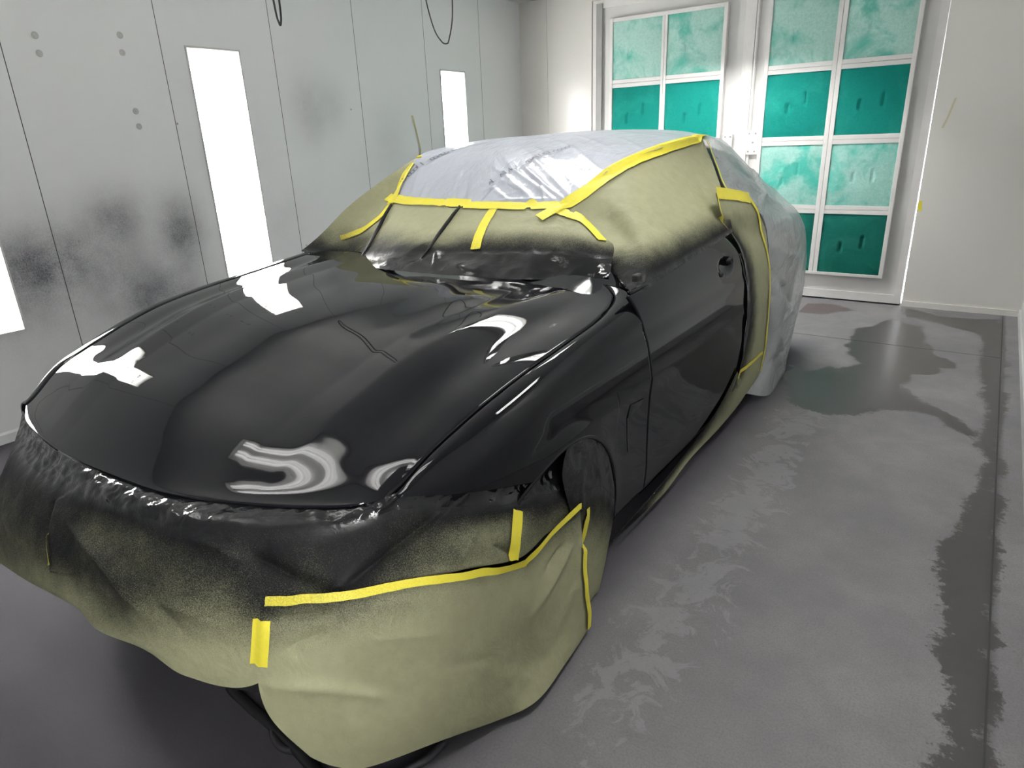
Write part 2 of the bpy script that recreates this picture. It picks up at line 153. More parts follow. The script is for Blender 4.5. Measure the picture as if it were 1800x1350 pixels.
FOLDS = {
 'front': [([(-1.252, 0.689, 0.581), (-1.16, 0.721, 0.544), (-1.075, 0.76, 0.501)], -0.03, 0.014), ([(-1.07, 0.765, 0.5), (-1.024, 0.892, 0.55), (-0.987, 1.053, 0.593)], -0.034, 0.016), ([(-1.029, 0.817, 0.499), (-0.992, 0.976, 0.561), (-0.976, 1.165, 0.619)], 0.02, 0.018), ([(-1.866, 0.553, 0.547), (-1.617, 0.528, 0.505), (-1.441, 0.523, 0.442)], 0.02, 0.022), ([(-1.66, 0.56, 0.553), (-1.467, 0.548, 0.504), (-1.335, 0.55, 0.415)], -0.012, 0.025), ([(-1.415, 0.639, 0.61), (-1.328, 0.662, 0.596), (-1.272, 0.672, 0.573)], 0.014, 0.018), ([(-1.956, 0.566, 0.565), (-1.861, 0.491, 0.435)], -0.014, 0.008), ([(-0.927, 1.174, 0.54), (-0.893, 1.147, 0.473), (-0.873, 1.192, 0.411)], -0.018, 0.012), ([(-0.932, 1.12, 0.534), (-0.923, 1.012, 0.475)], 0.012, 0.02), ([(-1.492, 0.529, 0.481), (-1.339, 0.566, 0.474), (-1.241, 0.596, 0.442)], 0.01, 0.03)],
 'apron': [([(-1.161, 0.626, 0.316), (-1.078, 0.692, 0.303), (-1.008, 0.761, 0.261), (-0.971, 0.803, 0.227)], 0.016, 0.016), ([(-1.134, 0.659, 0.398), (-1.065, 0.728, 0.431)], -0.014, 0.014), ([(-1.16, 0.66, 0.472), (-1.097, 0.713, 0.471), (-1.063, 0.75, 0.472)], -0.02, 0.012), ([(-0.851, 1.189, 0.238), (-0.849, 1.318, 0.277), (-0.856, 1.448, 0.333)], 0.014, 0.022), ([(-0.857, 1.302, 0.323), (-0.859, 1.398, 0.351)], -0.014, 0.012), ([(-0.924, 0.904, 0.254), (-0.862, 1.072, 0.198)], -0.008, 0.02), ([(-1.013, 0.786, 0.393), (-0.92, 0.951, 0.341)], 0.008, 0.03), ([(-1.043, 0.731, 0.314), (-0.945, 0.84, 0.207)], -0.01, 0.03)],
 'windshield': [([(-1.953, 1.943, 0.967), (-1.924, 2.039, 1.022), (-1.888, 2.09, 1.052)], 0.022, 0.012), ([(-1.413, 2.125, 1.055), (-1.302, 2.008, 0.978)], 0.026, 0.014), ([(-1.299, 2.144, 1.054), (-1.176, 2.037, 0.979)], 0.024, 0.014), ([(-1.531, 2.081, 1.039), (-1.474, 1.97, 0.973)], -0.02, 0.014), ([(-1.827, 2.061, 1.036), (-1.754, 1.942, 0.969)], 0.02, 0.012), ([(-2.275, 1.989, 0.97), (-2.174, 2.072, 1.026)], 0.014, 0.012), ([(-1.681, 1.982, 0.99), (-1.561, 1.971, 0.979)], 0.015, 0.012), ([(-1.314, 2.171, 1.071), (-1.349, 2.044, 1.004)], 0.012, 0.014), ([(-1.169, 2.149, 1.041), (-1.288, 2.147, 1.055)], 0.012, 0.012), ([(-1.178, 2.061, 0.993), (-1.291, 2.131, 1.046)], -0.016, 0.012)],
 'windshield_steps': [],
 'roof': [([(-1.453, 2.378, 1.2), (-1.762, 2.53, 1.313), (-2.039, 2.772, 1.407)], 0.012, 0.008), ([(-1.431, 2.395, 1.208), (-1.661, 2.512, 1.297), (-1.809, 2.635, 1.354)], 0.011, 0.008), ([(-1.425, 2.425, 1.224), (-1.688, 2.605, 1.34), (-1.932, 2.801, 1.414)], 0.012, 0.008), ([(-1.394, 2.46, 1.241), (-1.669, 2.665, 1.361), (-1.811, 2.77, 1.407)], 0.01, 0.008), ([(-1.551, 2.364, 1.199), (-1.781, 2.494, 1.29), (-1.95, 2.596, 1.34)], 0.011, 0.008), ([(-1.825, 2.349, 1.197), (-1.797, 2.47, 1.275), (-1.586, 2.401, 1.222)], 0.01, 0.008), ([(-1.965, 2.354, 1.197), (-2.087, 2.549, 1.321)], 0.01, 0.008), ([(-1.891, 2.349, 1.197), (-1.994, 2.527, 1.31)], 0.008, 0.008), ([(-2.277, 2.4, 1.201), (-2.355, 2.576, 1.338)], 0.01, 0.008), ([(-2.139, 2.374, 1.199), (-2.171, 2.485, 1.274)], 0.008, 0.008), ([(-2.044, 2.363, 1.198), (-2.064, 2.45, 1.255)], 0.007, 0.008), ([(-2.201, 2.384, 1.2), (-2.227, 2.461, 1.254)], 0.006, 0.008), ([(-1.328, 2.703, 1.344), (-1.596, 2.948, 1.419), (-1.825, 3.107, 1.453)], 0.009, 0.008), ([(-1.3, 2.847, 1.376), (-1.518, 3.077, 1.428)], 0.008, 0.008), ([(-1.665, 2.354, 1.198), (-1.803, 2.422, 1.244), (-1.845, 2.409, 1.236)], 0.009, 0.008), ([(-1.504, 2.37, 1.199), (-1.601, 2.489, 1.276), (-1.706, 2.545, 1.318)], 0.01, 0.008), ([(-1.344, 2.57, 1.3), (-1.588, 2.759, 1.388), (-1.88, 2.975, 1.438)], 0.009, 0.008), ([(-2.4, 2.438, 1.215), (-2.424, 2.543, 1.307)], 0.007, 0.008), ([(-1.773, 2.35, 1.198), (-1.632, 2.37, 1.206), (-1.485, 2.387, 1.207)], 0.008, 0.008)],
 'rear': [([(-1.23, 3.527, 1.365), (-1.185, 3.757, 1.302), (-1.153, 4.003, 1.217), (-1.057, 3.924, 1.124), (-0.97, 3.583, 1.084)], 0.024, 0.016), ([(-1.065, 3.507, 1.184), (-0.954, 3.481, 1.081), (-1.137, 4.785, 0.867)], -0.016, 0.02), ([(-1.132, 3.568, 1.255), (-1.045, 3.746, 1.134), (-0.968, 4.14, 1.001)], 0.012, 0.014), ([(-0.917, 3.586, 0.889), (-0.881, 3.819, 0.806), (-0.881, 4.14, 0.748)], 0.02, 0.02), ([(-0.907, 3.646, 0.668), (-0.873, 3.889, 0.502), (-0.911, 4.395, 0.335)], 0.022, 0.018), ([(-0.913, 3.612, 0.765), (-0.871, 3.77, 0.634), (-0.894, 4.229, 0.348)], -0.02, 0.018), ([(-1.137, 4.694, 0.085), (-0.875, 3.874, 0.439), (-0.889, 4.256, 0.489)], 0.018, 0.018), ([(-0.906, 3.689, 0.522), (-0.876, 3.82, 0.347), (-0.907, 4.205, 0.057)], 0.02, 0.018), ([(-0.91, 3.714, 0.207), (-0.885, 3.933, 0.21), (-0.923, 4.383, 0.198)], -0.018, 0.018), ([(-0.909, 3.614, 0.916), (-0.908, 3.863, 0.915), (-1.005, 4.631, 0.829)], -0.015, 0.018), ([(-0.925, 3.569, 0.981), (-0.933, 3.886, 0.982), (-0.927, 4.12, 0.938)], 0.014, 0.016), ([(-0.891, 3.758, 0.292), (-0.889, 4.01, 0.122), (-0.896, 4.089, 0.019)], 0.016, 0.016)],
 'front_steps': [([(-1.957, 0.571, 0.571), (-1.893, 0.525, 0.509), (-1.867, 0.49, 0.424)], 0.016, 0.05)],
}


CX = -1.80                   # car centre line
XL0, XLK = -4.20, -0.0247    # left wall: x = XL0 + XLK*(y-1.1)
YB = 6.39                    # back wall
XR = 0.315                   # right wall
ZC = 2.755                   # ceiling
YF = -2.6                    # wall behind the camera


def wall_x(y):
    return XL0 + XLK * (y - 1.1)


# ------------------------------------------------------------ materials
def mat(name):
    m = bpy.data.materials.new(name)
    m.use_nodes = True
    nt = m.node_tree
    b = nt.nodes['Principled BSDF']
    return m, nt, b


def N(nt, t, **kw):
    n = nt.nodes.new(t)
    for k, v in kw.items():
        if k.startswith('i_'):
            n.inputs[k[2:].replace('_', ' ')].default_value = v
        else:
            setattr(n, k, v)
    return n


def simple(name, col, rough=0.5, metal=0.0, spec=0.5, bump=0.0, bscale=60.0, var=0.0, vscale=4.0):
    m, nt, b = mat(name)
    b.inputs['Base Color'].default_value = (*col, 1)
    b.inputs['Roughness'].default_value = rough
    b.inputs['Metallic'].default_value = metal
    b.inputs['Specular IOR Level'].default_value = spec
    tc = N(nt, 'ShaderNodeTexCoord')
    if bump:
        n = N(nt, 'ShaderNodeTexNoise', i_Scale=bscale, i_Detail=4.0)
        bp = N(nt, 'ShaderNodeBump', i_Strength=bump, i_Distance=0.01)
        nt.links.new(tc.outputs['Object'], n.inputs['Vector'])
        nt.links.new(n.outputs['Fac'], bp.inputs['Height'])
        nt.links.new(bp.outputs['Normal'], b.inputs['Normal'])
    if var:
        n = N(nt, 'ShaderNodeTexNoise', i_Scale=vscale, i_Detail=5.0)
        r = N(nt, 'ShaderNodeMapRange')
        r.inputs['From Min'].default_value = 0.3
        r.inputs['From Max'].default_value = 0.7
        r.inputs['To Min'].default_value = 1 - var
        r.inputs['To Max'].default_value = 1 + var
        mx = N(nt, 'ShaderNodeVectorMath', operation='SCALE')
        mx.inputs[0].default_value = col
        nt.links.new(tc.outputs['Object'], n.inputs['Vector'])
        nt.links.new(n.outputs['Fac'], r.inputs['Value'])
        nt.links.new(r.outputs['Result'], mx.inputs['Scale'])
        nt.links.new(mx.outputs[0], b.inputs['Base Color'])
    return m


def mixcol(nt, fac, a, b):
    n = N(nt, 'ShaderNodeMix', data_type='RGBA')
    for sock, v in ((n.inputs[0], fac), (n.inputs[6], a), (n.inputs[7], b)):
        if isinstance(v, bpy.types.NodeSocket):
            nt.links.new(v, sock)
        elif isinstance(v, (int, float)):
            sock.default_value = v
        else:
            sock.default_value = (*v, 1)
    return n.outputs[2]


def maprange(nt, val, a, b, c=0.0, d=1.0, smooth=True):
    n = N(nt, 'ShaderNodeMapRange')
    if smooth:
        n.interpolation_type = 'SMOOTHSTEP'
    nt.links.new(val, n.inputs['Value'])
    for k, v in zip(('From Min', 'From Max', 'To Min', 'To Max'), (a, b, c, d)):
        n.inputs[k].default_value = v
    return n.outputs['Result']


def mth(nt, op, a, b=None):
    n = N(nt, 'ShaderNodeMath', operation=op)
    for i, v in enumerate((a, b)):
        if v is None:
            continue
        if isinstance(v, bpy.types.NodeSocket):
            nt.links.new(v, n.inputs[i])
        else:
            n.inputs[i].default_value = v
    return n.outputs[0]


def tex(nt, scale, detail=4.0, rough=0.5, dist=0.0, vec=None):
    n = N(nt, 'ShaderNodeTexNoise', i_Scale=scale, i_Detail=detail, i_Roughness=rough, i_Distortion=dist)
    if vec is None:
        vec = N(nt, 'ShaderNodeTexCoord').outputs['Object']
    nt.links.new(vec, n.inputs['Vector'])
    return n.outputs['Fac']


def attr(nt, name):
    return N(nt, 'ShaderNodeAttribute', attribute_name=name).outputs['Fac']


# car paint: wet black clear coat
M_PAINT, nt, b = mat('wet_black_paint')
b.inputs['Base Color'].default_value = (0.004, 0.004, 0.0065, 1)
b.inputs['Roughness'].default_value = 0.035
b.inputs['IOR'].default_value = 1.5
b.inputs['Specular IOR Level'].default_value = 0.40


def paper_mat(name, base, crumple):
    m, nt, b = mat(name)
    sp = attr(nt, 'spray_shade')
    big = tex(nt, 9.0, 4.0, 0.6)
    grain = tex(nt, 420.0, 2.0, 0.6)
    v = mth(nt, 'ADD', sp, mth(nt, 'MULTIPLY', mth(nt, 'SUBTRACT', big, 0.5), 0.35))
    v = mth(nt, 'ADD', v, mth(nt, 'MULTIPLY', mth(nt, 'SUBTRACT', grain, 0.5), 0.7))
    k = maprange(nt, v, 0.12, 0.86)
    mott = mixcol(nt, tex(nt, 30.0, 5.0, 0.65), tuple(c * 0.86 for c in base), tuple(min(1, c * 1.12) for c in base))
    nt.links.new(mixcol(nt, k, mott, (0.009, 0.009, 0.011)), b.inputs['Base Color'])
    wet = maprange(nt, sp, 0.82, 1.0)
    nt.links.new(mth(nt, 'SUBTRACT', 0.62, mth(nt, 'MULTIPLY', wet, 0.5)), b.inputs['Roughness'])
    nt.links.new(mth(nt, 'ADD', mth(nt, 'SUBTRACT', 0.4, mth(nt, 'MULTIPLY', k, 0.26)), mth(nt, 'MULTIPLY', wet, 0.36)), b.inputs['Specular IOR Level'])
    h = mth(nt, 'ADD', tex(nt, 14.0, 5.0, 0.6, 0.6), mth(nt, 'MULTIPLY', tex(nt, 60.0, 3.0, 0.5), 0.12))
    bp = N(nt, 'ShaderNodeBump', i_Strength=crumple, i_Distance=0.03)
    nt.links.new(h, bp.inputs['Height'])
    nt.links.new(bp.outputs['Normal'], b.inputs['Normal'])
    return m


M_PAPER = paper_mat('olive_masking_paper', (0.345, 0.345, 0.212), 0.16)

# yellow tape, oversprayed where its attribute says so
M_TAPE, nt, b = mat('yellow_tape')
sp = attr(nt, 'spray_shade')
v = mth(nt, 'ADD', sp, mth(nt, 'MULTIPLY', mth(nt, 'SUBTRACT', tex(nt, 300.0, 2.0), 0.5), 0.5))
k = maprange(nt, v, 0.2, 1.0)
ty = mixcol(nt, tex(nt, 24.0, 3.0), (0.80, 0.69, 0.04), (0.88, 0.79, 0.085))
nt.links.new(mixcol(nt, k, ty, (0.02, 0.02, 0.012)), b.inputs['Base Color'])
b.inputs['Roughness'].default_value = 0.5
bp = N(nt, 'ShaderNodeBump', i_Strength=0.25, i_Distance=0.004)
nt.links.new(tex(nt, 90.0, 3.0), bp.inputs['Height'])
nt.links.new(bp.outputs['Normal'], b.inputs['Normal'])


def film_mat(name, tint, clear, rough, wr):
    m, nt, b = mat(name)
    b.inputs['Base Color'].default_value = (*tint, 1)
    b.inputs['Roughness'].default_value = rough
    b.inputs['Specular IOR Level'].default_value = 0.65
    b.inputs['Metallic'].default_value = 0.0
    tcn = N(nt, 'ShaderNodeTexCoord')
    mp = N(nt, 'ShaderNodeMapping')
    mp.inputs['Scale'].default_value = (1.0, 0.35, 0.5)
    nt.links.new(tcn.outputs['Object'], mp.inputs['Vector'])
    rid = mth(nt, 'ABSOLUTE', mth(nt, 'SUBTRACT', tex(nt, 7.0, 3.0, 0.55, 1.2, mp.outputs[0]), 0.5))
    rid2 = mth(nt, 'ABSOLUTE', mth(nt, 'SUBTRACT', tex(nt, 19.0, 3.0, 0.5, 0.8, mp.outputs[0]), 0.5))
    h = mth(nt, 'ADD', mth(nt, 'MINIMUM', rid, 0.07), mth(nt, 'MULTIPLY', mth(nt, 'MINIMUM', rid2, 0.06), 0.45))
    bp = N(nt, 'ShaderNodeBump', i_Strength=wr, i_Distance=0.12)
    nt.links.new(h, bp.inputs['Height'])
    nt.links.new(bp.outputs['Normal'], b.inputs['Normal'])
    tr = N(nt, 'ShaderNodeBsdfTransparent')
    mx = N(nt, 'ShaderNodeMixShader')
    mx.inputs[0].default_value = clear
    out = nt.nodes['Material Output']
    nt.links.new(b.outputs[0], mx.inputs[1])
    nt.links.new(tr.outputs[0], mx.inputs[2])
    nt.links.new(mx.outputs[0], out.inputs['Surface'])
    return m


M_FILM = film_mat('silvery_masking_film', (0.50, 0.53, 0.60), 0.0, 0.22, 0.14)
M_FILM2 = film_mat('cloudy_masking_film', (0.80, 0.83, 0.85), 0.46, 0.26, 0.4)


# booth wall: semi-gloss white with paint clouds
def wall_mat(name, base, stain=True, rough=0.32):
    m, nt, b = mat(name)
    col = mixcol(nt, tex(nt, 1.6, 4.0), tuple(c * 0.95 for c in base), base)
    if stain:
        st = attr(nt, 'mist')
        v = mth(nt, 'ADD', st, mth(nt, 'MULTIPLY', mth(nt, 'SUBTRACT', tex(nt, 5.0, 5.0, 0.6), 0.5), mth(nt, 'MULTIPLY', st, 1.3)))
        v = mth(nt, 'ADD', v, mth(nt, 'MULTIPLY', mth(nt, 'SUBTRACT', tex(nt, 130.0, 2.0), 0.5), mth(nt, 'MULTIPLY', st, 0.7)))
        col = mixcol(nt, maprange(nt, v, 0.0, 1.0, 0.0, 1.0, False), col, (0.11, 0.11, 0.125))
        nt.links.new(maprange(nt, st, 0.0, 0.7, rough, 0.7), b.inputs['Roughness'])
    else:
        b.inputs['Roughness'].default_value = rough
    nt.links.new(col, b.inputs['Base Color'])
    bp = N(nt, 'ShaderNodeBump', i_Strength=0.12, i_Distance=0.01)
    nt.links.new(tex(nt, 7.0, 2.0), bp.inputs['Height'])
    nt.links.new(bp.outputs['Normal'], b.inputs['Normal'])
    return m


M_WALL = wall_mat('white_booth_wall', (0.83, 0.84, 0.84))
M_WALLB = wall_mat('white_back_wall', (0.86, 0.835, 0.79), False, 0.22)
M_WALLP = wall_mat('white_plain_wall', (0.74, 0.75, 0.75), False)
M_DOOR = simple('white_door_paint', (0.72, 0.71, 0.69), 0.42, bump=0.08, bscale=20, var=0.06, vscale=3)
M_DOORB = simple('white_bar_paint', (0.80, 0.78, 0.76), 0.42, bump=0.06, bscale=30, var=0.05, vscale=5)
M_CEIL = simple('white_ceiling_paint', (0.70, 0.70, 0.68), 0.5, var=0.04)
M_SEAM = simple('dark_seam', (0.05, 0.05, 0.05), 0.7)
M_GALV = simple('grey_channel', (0.36, 0.36, 0.35), 0.55, var=0.1)
M_RUBBER = simple('black_rubber', (0.012, 0.012, 0.013), 0.55, bump=0.1, bscale=40)
M_CABLE = simple('dark_cable', (0.03, 0.03, 0.035), 0.45)
M_GLASSDK = simple('dark_glass', (0.01, 0.012, 0.014), 0.05)
M_CHASSIS = simple('dark_underbody', (0.012, 0.012, 0.012), 0.8)
M_RIM = simple('grey_alloy', (0.35, 0.35, 0.36), 0.35, 0.9)
M_INK = simple('dark_print_ink', (0.14, 0.15, 0.19), 0.5)
M_REFL = simple('white_reflector', (0.85, 0.85, 0.83), 0.5)
M_FRAME = simple('light_frame', (0.55, 0.55, 0.53), 0.45)


def emit(name, col, s):
    m, nt, b = mat(name)
    b.inputs['Base Color'].default_value = (0.9, 0.9, 0.9, 1)
    b.inputs['Emission Color'].default_value = (*col, 1)
    b.inputs['Emission Strength'].default_value = s
    return m


M_TUBE = emit('lit_tube', (1.0, 0.99, 0.975), TUBE_POWER)

M_PANE, nt, b = mat('light_cover_glass')
tr = N(nt, 'ShaderNodeBsdfTransparent')
gl = N(nt, 'ShaderNodeBsdfGlossy')
gl.inputs['Roughness'].default_value = 0.02
lw = N(nt, 'ShaderNodeFresnel')
lw.inputs['IOR'].default_value = 1.3
mx = N(nt, 'ShaderNodeMixShader')
nt.links.new(lw.outputs[0], mx.inputs[0])
nt.links.new(tr.outputs[0], mx.inputs[1])
nt.links.new(gl.outputs[0], mx.inputs[2])
nt.links.new(mx.outputs[0], nt.nodes['Material Output'].inputs['Surface'])


def pad_mat(name, base, dust, dustamt):
    m, nt, b = mat(name)
    g = N(nt, 'ShaderNodeTexCoord').outputs['Object']
    n1 = tex(nt, 2.6, 4.0, 0.6, 0.4)
    v = maprange(nt, n1, 0.62 - dustamt * 0.35, 0.80 - dustamt * 0.35)
    c = mixcol(nt, v, base, dust)
    c = mixcol(nt, maprange(nt, tex(nt, 55.0, 6.0, 0.7), 0.3, 0.75, 0, 0.3), c, tuple(x * 0.62 for x in base))
    nt.links.new(c, b.inputs['Base Color'])
    b.inputs['Roughness'].default_value = 0.95
    b.inputs['Specular IOR Level'].default_value = 0.1
    bp = N(nt, 'ShaderNodeBump', i_Strength=0.35, i_Distance=0.012)
    nt.links.new(tex(nt, 110.0, 5.0, 0.75), bp.inputs['Height'])
    nt.links.new(bp.outputs['Normal'], b.inputs['Normal'])
    return m


M_PAD = {'pale': pad_mat('pale_filter', (0.14, 0.50, 0.41), (0.46, 0.70, 0.63), 0.75),
         'mint': pad_mat('mint_filter', (0.09, 0.50, 0.41), (0.40, 0.68, 0.61), 0.6),
         'green': pad_mat('green_filter', (0.009, 0.235, 0.195), (0.02, 0.28, 0.23), 0.4),
         'dark': pad_mat('dark_filter', (0.010, 0.145, 0.112), (0.022, 0.185, 0.142), 0.4)}

# floor concrete, dry / wet from a stored distance to the wet outline
M_FLOOR, nt, b = mat('booth_concrete')
big = tex(nt, 1.1, 6.0, 0.62)
mid = tex(nt, 6.0, 6.0, 0.65)
fine = tex(nt, 160.0, 3.0, 0.7)
col = mixcol(nt, maprange(nt, big, 0.3, 0.7), (0.205, 0.199, 0.211), (0.285, 0.274, 0.279))
col = mixcol(nt, maprange(nt, mid, 0.35, 0.72, 0.0, 0.5), col, (0.19, 0.187, 0.198))
col = mixcol(nt, maprange(nt, fine, 0.35, 0.75, 0.0, 0.35), col, (0.10, 0.097, 0.10))
# flaking pale crust beside the sill
crust = attr(nt, 'crust')
flk = tex(nt, 8.0, 7.0, 0.7, 1.4)
cz = maprange(nt, mth(nt, 'ADD', mth(nt, 'MULTIPLY', flk, 1.0), mth(nt, 'MULTIPLY', crust, 0.30)), 0.70, 0.78, 0, 0.45)
col = mixcol(nt, cz, col, (0.33, 0.325, 0.345))
fl2 = tex(nt, 11.0, 5.0, 0.6, 1.8)
edge = mth(nt, 'ABSOLUTE', mth(nt, 'SUBTRACT', fl2, 0.5))
ez = mth(nt, 'MULTIPLY', maprange(nt, edge, 0.0, 0.012, 1.0, 0.0), mth(nt, 'MULTIPLY', crust, 0.18))
col = mixcol(nt, ez, col, (0.06, 0.058, 0.066))
# dark floor with painted-in shade under and in front of the car
dk = attr(nt, 'grime_shade')
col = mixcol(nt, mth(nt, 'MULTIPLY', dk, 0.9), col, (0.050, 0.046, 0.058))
wetd = attr(nt, 'wet')
geo_vec = N(nt, 'ShaderNodeTexCoord').outputs['Object']
wn = mth(nt, 'ADD', mth(nt, 'MULTIPLY', mth(nt, 'SUBTRACT', tex(nt, 10.0, 6.0, 0.7), 0.5), 0.14),
         mth(nt, 'MULTIPLY', mth(nt, 'SUBTRACT', tex(nt, 40.0, 4.0, 0.7), 0.5), 0.06))
wet = maprange(nt, mth(nt, 'ADD', wetd, wn), -0.006, 0.012)
col = mixcol(nt, mth(nt, 'MULTIPLY', wet, 0.86), col, (0.050, 0.045, 0.044))
rust = maprange(nt, mth(nt, 'ADD', attr(nt, 'rust'), mth(nt, 'MULTIPLY', wn, 0.6)), -0.02, 0.02, 0, 0.6)
col = mixcol(nt, rust, col, (0.075, 0.040, 0.038))
nt.links.new(col, b.inputs['Base Color'])
sm = attr(nt, 'gloss')
r = mth(nt, 'SUBTRACT', maprange(nt, wet, 0.0, 1.0, 0.62, 0.42), mth(nt, 'MULTIPLY', mth(nt, 'MULTIPLY', sm, wet), 0.14))
nt.links.new(r, b.inputs['Roughness'])
nt.links.new(maprange(nt, wet, 0.0, 1.0, 0.14, 0.5), b.inputs['Specular IOR Level'])
bp = N(nt, 'ShaderNodeBump', i_Strength=0.25, i_Distance=0.006)
hh = mth(nt, 'ADD', mth(nt, 'MULTIPLY', fine, 0.35), mth(nt, 'ADD', mid, mth(nt, 'MULTIPLY', cz, 0.5)))
nt.links.new(mth(nt, 'MULTIPLY', hh, mth(nt, 'SUBTRACT', 1.0, mth(nt, 'MULTIPLY', wet, 0.8))), bp.inputs['Height'])
nt.links.new(bp.outputs['Normal'], b.inputs['Normal'])


# ------------------------------------------------------------ object helpers
def link(o, parent=None):
    COL.objects.link(o)
    if parent is not None:
        o.parent = parent
    return o


def tag(o, label=None, cat=None, group=None, kind=None):
    for k, v in (('label', label), ('category', cat), ('group', group), ('kind', kind)):
        if v:
            o[k] = v
    return o


def empty(name, loc=(0, 0, 0)):
    o = bpy.data.objects.new(name, None)
    o.location = loc
    o.empty_display_size = 0.1
    return link(o)


def mesh(name, verts, faces, m, parent=None, smooth=False, attrs=None):
    me = bpy.data.meshes.new(name)
    off = Vector((0, 0, 0))
    if parent is not None:
        off = parent.matrix_world.translation if parent.parent is None else parent.location
        p = parent
        off = Vector((0, 0, 0))
        while p is not None:
            off = off + p.location
            p = p.parent
    me.from_pydata([Vector(v) - off for v in verts], [], faces)
    me.update()
    if smooth:
        for p in me.polygons:
            p.use_smooth = True
    if attrs:
        for k, vals in attrs.items():
            a = me.attributes.new(k, 'FLOAT', 'POINT')
            a.data.foreach_set('value', vals)
    me.materials.append(m)
    o = bpy.data.objects.new(name, me)
    return link(o, parent)


def box(name, lo, hi, m, parent=None, bev=0.0):
    x0, y0, z0 = lo
    x1, y1, z1 = hi
    v = [(x0, y0, z0), (x1, y0, z0), (x1, y1, z0), (x0, y1, z0), (x0, y0, z1), (x1, y0, z1), (x1, y1, z1), (x0, y1, z1)]
    f = [(0, 3, 2, 1), (4, 5, 6, 7), (0, 1, 5, 4), (1, 2, 6, 5), (2, 3, 7, 6), (3, 0, 4, 7)]
    o = mesh(name, v, f, m, parent)
    if bev:
        bm = o.modifiers.new('bevel', 'BEVEL')
        bm.width = bev
        bm.segments = 2
    return o


def boxes(name, lst, m, parent=None):
    """several boxes of one part in one mesh"""
    V, F = [], []
    for (x0, y0, z0), (x1, y1, z1) in lst:
        b0 = len(V)
        V += [(x0, y0, z0), (x1, y0, z0), (x1, y1, z0), (x0, y1, z0), (x0, y0, z1), (x1, y0, z1), (x1, y1, z1), (x0, y1, z1)]
        F += [tuple(b0 + i for i in q) for q in ((0, 3, 2, 1), (4, 5, 6, 7), (0, 1, 5, 4), (1, 2, 6, 5), (2, 3, 7, 6), (3, 0, 4, 7))]
    return mesh(name, V, F, m, parent)


def grid_obj(name, G, m, parent=None, attrs=None, flip=False):
    """G[i][j] points"""
    nu, nv = len(G), len(G[0])
    V = [p for col in G for p in col]
    F = []
    for i in range(nu - 1):
        for j in range(nv - 1):
            q = (i * nv + j, (i + 1) * nv + j, (i + 1) * nv + j + 1, i * nv + j + 1)
            F.append(q[::-1] if flip else q)
    return mesh(name, V, F, m, parent, True, attrs)


def tube(name, pts, r, m, parent=None, n=10, sub=8, closed=False):
    P = [Vector(p) for p in pts]
    Q = []
    cnt = len(P)
    for i in range(cnt - 1):
        a, b_, c, d = P[max(i - 1, 0)], P[i], P[i + 1], P[min(i + 2, cnt - 1)]
        for k in range(sub):
            Q.append(cr(a, b_, c, d, k / sub))
    Q.append(P[-1])
    V, F = [], []
    up = Vector((0.13, 0.21, 0.97)).normalized()
    for i, p in enumerate(Q):
        t = (Q[min(i + 1, len(Q) - 1)] - Q[max(i - 1, 0)]).normalized()
        s = t.cross(up)
        if s.length < 1e-3:
            s = t.cross(Vector((1, 0, 0)))
        s.normalize()
        u = s.cross(t)
        for k in range(n):
            a = 2 * math.pi * k / n
            V.append(p + s * (r * math.cos(a)) + u * (r * math.sin(a)))
    for i in range(len(Q) - 1):
        for k in range(n):
            F.append((i * n + k, i * n + (k + 1) % n, (i + 1) * n + (k + 1) % n, (i + 1) * n + k))
    F.append(tuple(range(n))[::-1])
    F.append(tuple((len(Q) - 1) * n + k for k in range(n)))
    return mesh(name, V, F, m, parent, True)


def cr(a, b, c, d, t):
    return 0.5 * ((2 * b) + (c - a) * t + (2 * a - 5 * b + 4 * c - d) * t * t + (3 * b - a - 3 * c + d) * t ** 3)


def sst(a, b, x):
    t = min(1.0, max(0.0, (x - a) / (b - a)))
    return t * t * (3 - 2 * t)


def interp(tab, x):
    """smooth table lookup (monotone cubic-ish)"""
    if x <= tab[0][0]:
        (x0, y0), (x1, y1) = tab[0], tab[1]
        return y0 + (y1 - y0) * (x - x0) / (x1 - x0)
    if x >= tab[-1][0]:
        (x0, y0), (x1, y1) = tab[-2], tab[-1]
        return y1 + (y1 - y0) * (x - x1) / (x1 - x0)
    n = len(tab)
    for i in range(n - 1):
        if tab[i][0] <= x <= tab[i + 1][0]:
            x0, y0 = tab[i]
            x1, y1 = tab[i + 1]
            h = x1 - x0
            s = (y1 - y0) / h

            def sl(k):
                if k <= 0:
                    return (tab[1][1] - tab[0][1]) / (tab[1][0] - tab[0][0])
                if k >= n - 1:
                    return (tab[-1][1] - tab[-2][1]) / (tab[-1][0] - tab[-2][0])
                return (tab[k + 1][1] - tab[k - 1][1]) / (tab[k + 1][0] - tab[k - 1][0])
            m0, m1 = sl(i), sl(i + 1)
            t = (x - x0) / h
            return (2 * t ** 3 - 3 * t * t + 1) * y0 + (t ** 3 - 2 * t * t + t) * h * m0 + (3 * t * t - 2 * t ** 3) * y1 + (t ** 3 - t * t) * h * m1


# ============================================================ the booth
# ---- floor with stored stain distances
def sd_poly(px, py, poly):
    """signed distance, positive inside"""
    d = 1e9
    ins = False
    n = len(poly)
    for i in range(n):
        ax, ay = poly[i]
        bx, by = poly[(i + 1) % n]
        ex, ey = bx - ax, by - ay
        wx, wy = px - ax, py - ay
        t = max(0.0, min(1.0, (wx * ex + wy * ey) / (ex * ex + ey * ey + 1e-12)))
        dx, dy = wx - ex * t, wy - ey * t
        d = min(d, dx * dx + dy * dy)
        if (ay > py) != (by > py) and px < (bx - ax) * (py - ay) / (by - ay) + ax:
            ins = not ins
    d = math.sqrt(d)
    return d if ins else -d


